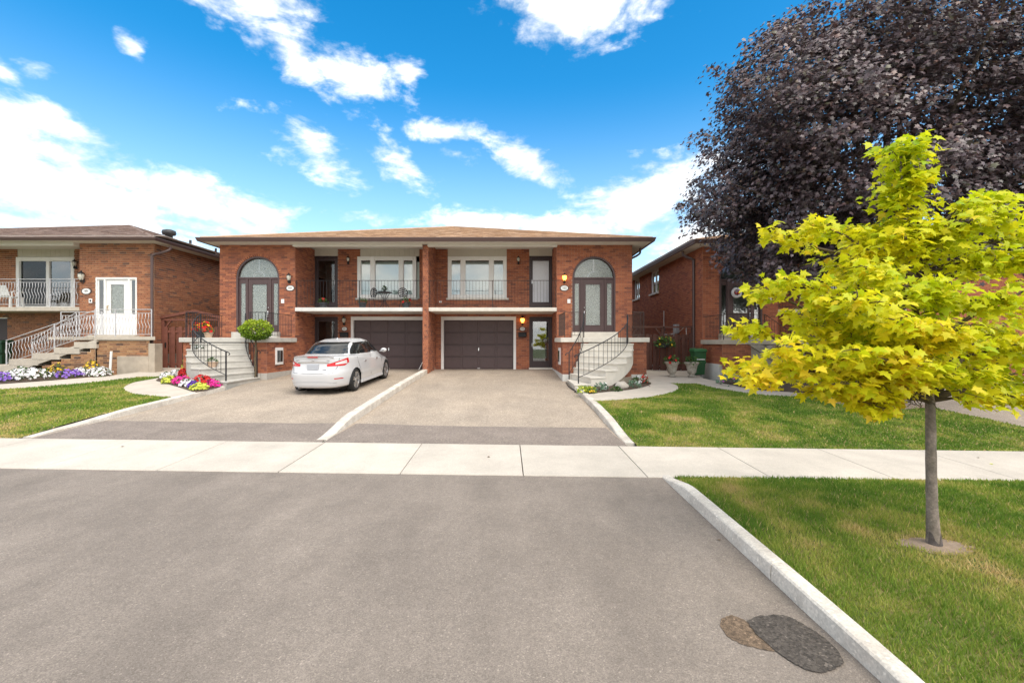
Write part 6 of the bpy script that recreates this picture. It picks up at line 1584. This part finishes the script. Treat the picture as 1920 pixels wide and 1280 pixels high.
# hanging basket on the right gate
x, z = at(1246, 645, 17.85)
hb = tag(empty('hanging_basket', (x, 17.85, z)), 'hanging basket of dark green foliage and yellow flowers on the brown gate', 'hanging basket')
MB().lathe([(.02, -.16), (.14, -.10), (.20, .02), (.21, .03), (.19, .03)], (x, 17.85, z), 16).build('basket', 'pot_dark', hb)
m = MB()
for k in range(3): a = k*2.09; m.tube([(x+.19*math.cos(a), 17.85+.19*math.sin(a), z+.02), (x+.02, 17.86, z+.62)], .006, 4)
m.tube([(x+.02, 17.86, z+.62), (x+.02, 17.98, z+.70), (x+.02, 18.1, z+.6)], .012, 5); m.build('hanger', 'iron', hb)
mound(None, None, None, (x, 17.82, z-.10), .40, .40, 'leaf_g', 'fl_yellow', 260, 12, .04, .085, None, 33, root=hb)
# lollipop shrub between the left stairs and the car
tx, ty = -8.42, 15.05; tz = gz(tx, ty)
tp_ = tag(empty('topiary_tree', (tx, ty, tz)), 'small lollipop-shaped shrub with yellow-green domed crown beside the left stairs', 'shrub')
rg = np.random.default_rng(9); st_ = MB().tube(wob((tx, ty, tz-.05), (tx+.02, ty, 1.98), 6, .008, rg), .032, 8); top_ = (tx+.02, ty, 1.92)
for k in range(7): a = k*.9; st_.tube([top_, (tx+.24*math.cos(a), ty+.24*math.sin(a), 2.14)], [.018, .008], 5)
st_.build('trunk', 'twig', tp_, True)
n = 2600; d = rg.normal(0, 1, (n, 3)); d /= np.linalg.norm(d, axis=1, keepdims=True); rr = rg.uniform(.75, 1.02, (n, 1)); d[:, 2] = np.where(d[:, 2] < 0, d[:, 2]*.75, d[:, 2])
Pq = np.array([tx+.03, ty, 2.14])+d*rr*np.array([.47, .45, .36])*(1+.06*np.sin(7*d[:, :1]+5*d[:, 2:]))
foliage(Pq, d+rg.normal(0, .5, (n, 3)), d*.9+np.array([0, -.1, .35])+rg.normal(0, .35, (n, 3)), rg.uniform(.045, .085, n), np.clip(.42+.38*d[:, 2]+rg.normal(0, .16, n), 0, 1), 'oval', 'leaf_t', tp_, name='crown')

# ================================================================ GATES
def gate(lb, x0, x1, Y, ztop, mat, n, gable, zb):
    root = tag(empty('wooden_gate', ((x0+x1)/2, Y, zb)), lb, 'gate', 'wooden gates')
    for x in (x0+.06, x0+(x1-x0)*.52, x1-.06): bevel(MB().box(x-.055, x+.055, Y-.02, Y+.09, zb-.1, ztop+.26 if x != x0+(x1-x0)*.52 or True else ztop).build('post', mat, root), .006)
    w = (x1-x0-.2)/n
    for k in range(n):
        x = x0+.12+k*w; back = k % 2
        zt = ztop+ (-.02 if back else 0)+.0
        bevel(MB().box(x-.012 if not back else x+.01, x+w-.012 if not back else x+w-.03, Y-.03+(.055 if back else 0), Y-.005+(.055 if back else 0), zb+.05+rnd.uniform(0, .02), zt+rnd.uniform(-.008, .008)).build('board', mat, root), .004)
    for z in (zb+.22, ztop-.22): MB().box(x0+.1, x1-.1, Y-.004, Y+.024, z, z+.09).build('rail', mat, root)
    MB().box(x0, x1, Y-.03, Y+.08, ztop+.24, ztop+.31).build('top_rail', mat, root)
    if gable:
        xm = (x0+x1)/2+.1
        for a, b, za, zb2 in ((x0-.05, xm, ztop+.30, ztop+.56), (xm, x1+.05, ztop+.56, ztop+.30)):
            MB().hexa([(a, Y-.06, za), (b, Y-.06, zb2), (b, Y+.10, zb2), (a, Y+.10, za), (a, Y-.06, za+.10), (b, Y-.06, zb2+.10), (b, Y+.10, zb2+.10), (a, Y+.10, za+.10)]).build('gable_beam', mat, root)
    for s, x in ((1, x0+.12), (-1, x0+(x1-x0)*.52-.06)): MB().hexa([(x, Y-.02, ztop-.05), (x+s*.05, Y-.02, ztop-.05), (x+s*.05, Y+.02, ztop-.05), (x, Y+.02, ztop-.05), (x+s*.2, Y-.02, ztop+.24), (x+s*.27, Y-.02, ztop+.24), (x+s*.27, Y+.02, ztop+.24), (x+s*.2, Y+.02, ztop+.24)]).build('corner_brace', mat, root)
    MB().box(x0+.16, x0+.20, Y-.06, Y-.03, zb+.9, zb+1.1).build('latch', 'black', root)
gate('russet wooden gate between the left brick house and the middle house', -13.43, -11.13, 17.55, 2.36, 'fence_l', 15, True, .66)
gate('dark brown wooden gate between the middle house and the right house', 4.72, 7.34, 18.1, 2.10, 'fence_r', 17, False, .50)

# ================================================================ SMALL THINGS
def wheelie_bin(lb, x, Y, z, mat, s=1.0):
    root = tag(empty('wheeled_bin', (x, Y, z)), lb, 'bin', 'green bins')
    w0, w1, d0, d1, h_ = .17*s, .22*s, .17*s, .22*s, .86*s
    bevel(MB().hexa([(x-w0, Y-d0, z+.03), (x+w0, Y-d0, z+.03), (x+w0, Y+d0, z+.03), (x-w0, Y+d0, z+.03), (x-w1, Y-d1, z+h_), (x+w1, Y-d1, z+h_), (x+w1, Y+d1, z+h_), (x-w1, Y+d1, z+h_)]).build('body', mat, root), .02)
    bevel(MB().hexa([(x-w1-.03, Y-d1-.05, z+h_), (x+w1+.03, Y-d1-.05, z+h_), (x+w1+.03, Y+d1+.04, z+h_), (x-w1-.03, Y+d1+.04, z+h_), (x-w1, Y-d1, z+h_+.10), (x+w1, Y-d1, z+h_+.10), (x+w1, Y+d1, z+h_+.13), (x-w1, Y+d1, z+h_+.13)]).build('lid', mat, root), .02)
    MB().box(x-.15, x+.15, Y-d1-.012, Y-d1+.02, z+h_*.66, z+h_*.70).build('grab_bar', 'plastic_white' if mat == 'bin' else mat, root)
    MB().box(x-.19, x+.19, Y-d1-.02, Y-d1+.05, z+h_*.50, z+h_*.60).build('lift_bar', mat, root)
    for sx in (-1, 1): MB().tube([(x+sx*.16, Y+d0, z+.11), (x+sx*.25, Y+d0, z+.11)], .11, 14).build('wheel', 'tyre', root)
wheelie_bin('green wheeled bin standing beside the stone urn at the right house', 6.93, 16.75, lz(6.9, 16.7), 'bin')
wheelie_bin('dark green wheeled bin in the shadow under the left balcony', (4-CX)*18.0/F, 18.0, lz(-20, 18), 'bin_dk')
# bistro set on the left balcony
def bistro_chair(lb, x, Y, z, rz):
    root = bpy.data.objects.new('bistro_chair', None); base = Matrix.Translation((x, Y, z)) @ Matrix.Rotation(rz, 4, 'Z'); link(root, None, None, base)
    tag(root, lb, 'chair', 'bistro chairs'); WM[root.name] = Matrix.Identity(4)
    MB().lathe([(.0, .44), (.20, .44), (.21, .455), (.20, .47), (.0, .475)], (0, 0, 0), 20).build('seat', 'plastic_white', root, True)
    for a in (.6, 2.5, 3.8, 5.6): MB().tube(smooth_line([(.15*math.cos(a), .15*math.sin(a), .44), (.20*math.cos(a), .20*math.sin(a), .2), (.23*math.cos(a), .23*math.sin(a), 0)], 3), .011, 5).build('leg', 'iron', root)
    m = MB(); m.tube([(.20*math.cos(t), .20, .70+.19*math.sin(t)) for t in np.linspace(0, 2*math.pi, 24)[:-1]], .014, 6, closed=True)
    m.tube([(-.12, .16, .45), (-.15, .20, .56)], .012, 5); m.tube([(.12, .16, .45), (.15, .20, .56)], .012, 5); m.tube([(0, .20, .52), (0, .20, .89)], .016, 6)
    for s in (-1, 1):
        for k in range(4): m.tube(smooth_line([(0, .20, .56+.075*k), (s*.08, .20, .60+.08*k), (s*(.18-.03*abs(k-1.5)), .20, .59+.085*k)], 3), .018, 5)
    m.build('backrest', 'iron', root)
    for o in root.children: o.matrix_parent_inverse = Matrix.Identity(4)
    WM[root.name] = base
bistro_chair('black bistro chair with fan-shaped back, left of the small balcony table', (693-CX)*18.5/F, 18.5, 3.10, R(55)-R(90))
bistro_chair('black bistro chair with fan-shaped back, right of the small balcony table', (759-CX)*18.5/F, 18.5, 3.10, R(-55)+R(90))
x, Y, z = (721-CX)*18.4/F, 18.4, 3.10
tb = tag(empty('bistro_table', (x, Y, z)), 'small round black bistro table between the two balcony chairs', 'table')
MB().lathe([(0, .66), (.30, .66), (.31, .675), (.30, .69), (0, .695)], (x, Y, z), 24).build('table_top', 'iron', tb)
for a in (.5, 2.2, 3.9, 5.4): MB().tube(smooth_line([(x+.22*math.cos(a), Y+.22*math.sin(a), z+.66), (x+.05*math.cos(a), Y+.05*math.sin(a), z+.34), (x+.24*math.cos(a), Y+.24*math.sin(a), z)], 4), .012, 5).build('leg', 'iron', tb)
pot('little dark plant pot standing on the bistro table', x, Y, z+.696, .06, .10, 'pot_dark', 'leaf_g', None, .09, .15, None, 77, name='potted_plant')
# plastic garden chair on the balcony of 99
x, Y, z = (20-CX)*17.7/F, 17.7, bt
pc = tag(empty('plastic_chair', (x, Y, z)), 'white plastic garden chair on the balcony of the left house', 'chair')
MB().box(x-.25, x+.25, Y-.22, Y+.24, z+.40, z+.44).build('seat', 'plastic_white', pc)
for sx in (-1, 1):
    for sy in (-1, 1): MB().hexa([(x+sx*.25-.03, Y+sy*.24-.03, z), (x+sx*.25+.03, Y+sy*.24-.03, z), (x+sx*.25+.03, Y+sy*.24+.03, z), (x+sx*.25-.03, Y+sy*.24+.03, z), (x+sx*.22-.03, Y+sy*.2-.03, z+.42), (x+sx*.22+.03, Y+sy*.2-.03, z+.42), (x+sx*.22+.03, Y+sy*.2+.03, z+.42), (x+sx*.22-.03, Y+sy*.2+.03, z+.42)]).build('leg', 'plastic_white', pc)
    MB().tube(smooth_line([(x+sx*.26, Y-.2, z+.40), (x+sx*.29, Y-.2, z+.62), (x+sx*.28, Y+.0, z+.64), (x+sx*.25, Y+.26, z+.62)], 3), .022, 6).build('armrest', 'plastic_white', pc)
bevel(MB().hexa([(x-.24, Y-.26, z+.44), (x+.24, Y-.26, z+.44), (x+.24, Y-.23, z+.44), (x-.24, Y-.23, z+.44), (x-.20, Y-.36, z+.84), (x+.20, Y-.36, z+.84), (x+.20, Y-.33, z+.84), (x-.20, Y-.33, z+.84)]).build('backrest', 'plastic_white', pc), .02)
# white pipe by the bed of 99
x, y, z = gp(206, 703); tag(MB().tube([(x, y, z), (x+.05, y, z+.78)], .035, 8).build('pipe', 'plastic_white'), 'white plastic pipe standing upright against the left brick wall', 'pipe')
# wreath on the door of 105
x, z = at(1384, 548, 17.3); m = MB().tube([(x+.15*math.cos(t), 17.42, z+.15*math.sin(t)) for t in np.linspace(0, 2*math.pi, 22)[:-1]], .055, 7, closed=True)
wr = tag(m.build('wreath', 'fl_white', None, True), 'white ring wreath with red bow on the door of the right house', 'wreath')
for s in (-1, 1): MB().lathe([(.0, -.07), (.035, -.05), (.05, 0), (.035, .05), (0, .07)], (x+s*.045, 17.36, z), 8).build('bow', 'fl_red', wr, True)
# broom and boards leaning in the corner of the left garage
tag(MB().tube([(-3.75, 18.7, gz(-3.7, 18.7)), (-3.42, 18.95, 1.35)], .02, 6).build('broom_handle', 'plastic_white'), 'thin pale pole leaning in the corner by the centre brick pier', 'pole')
# black hose at the foot of the right stairs
tag(MB().tube([(*p, gz(*p)+.015) for p in smooth_line([(1.86, 15.0), (1.84, 14.2), (1.93, 13.45), (2.02, 13.25), (1.95, 13.1), (1.88, 13.25)], 5)], .014, 6).build('hose', 'black'), 'black hose lying along the foot of the right stairs', 'hose')
# fallen leaves
fl_rg = random.Random(4)
for k, (px, py, s, mt_, lb) in enumerate(((1862, 872, .05, 'lime', 'fallen yellowish leaf on the sidewalk right of the trunk'), (1836, 860, .035, 'brown', 'small brown leaf on the sidewalk right of the trunk'), (918, 858, .05, 'brown', 'brown leaf on the sidewalk before the right driveway'), (230, 839, .05, 'brown', 'brown leaf on the sidewalk at the left'), (1350, 1014, .035, 'brown', 'brown leaf on the asphalt beside the white kerb'), (1219, 732, .10, 'brown', 'brown leaf on the curved concrete path'))):
    x, y = P(px, py); T, Fc = leaf_tpl('maple'); a = fl_rg.uniform(0, 6); z0 = gz(x, y)+.016 if py > 800 else lz(x, y)+.02
    if py > 1000: z0 = gz(x, y)+.005
    V = [(x+s*(t[0]*math.cos(a)-t[1]*math.sin(a)), y+s*(t[0]*math.sin(a)+t[1]*math.cos(a)), z0+s*.5*(abs(t[0])*.8+abs(t[1]-.3)*.3)) for t in T]
    m = MB(); m.v = V; m.f = [tuple(f) for f in Fc]
    tag(m.build('fallen_leaf', 'fl_lime' if mt_ == 'lime' else 'tar_brown'), lb, 'leaf', 'fallen leaves')
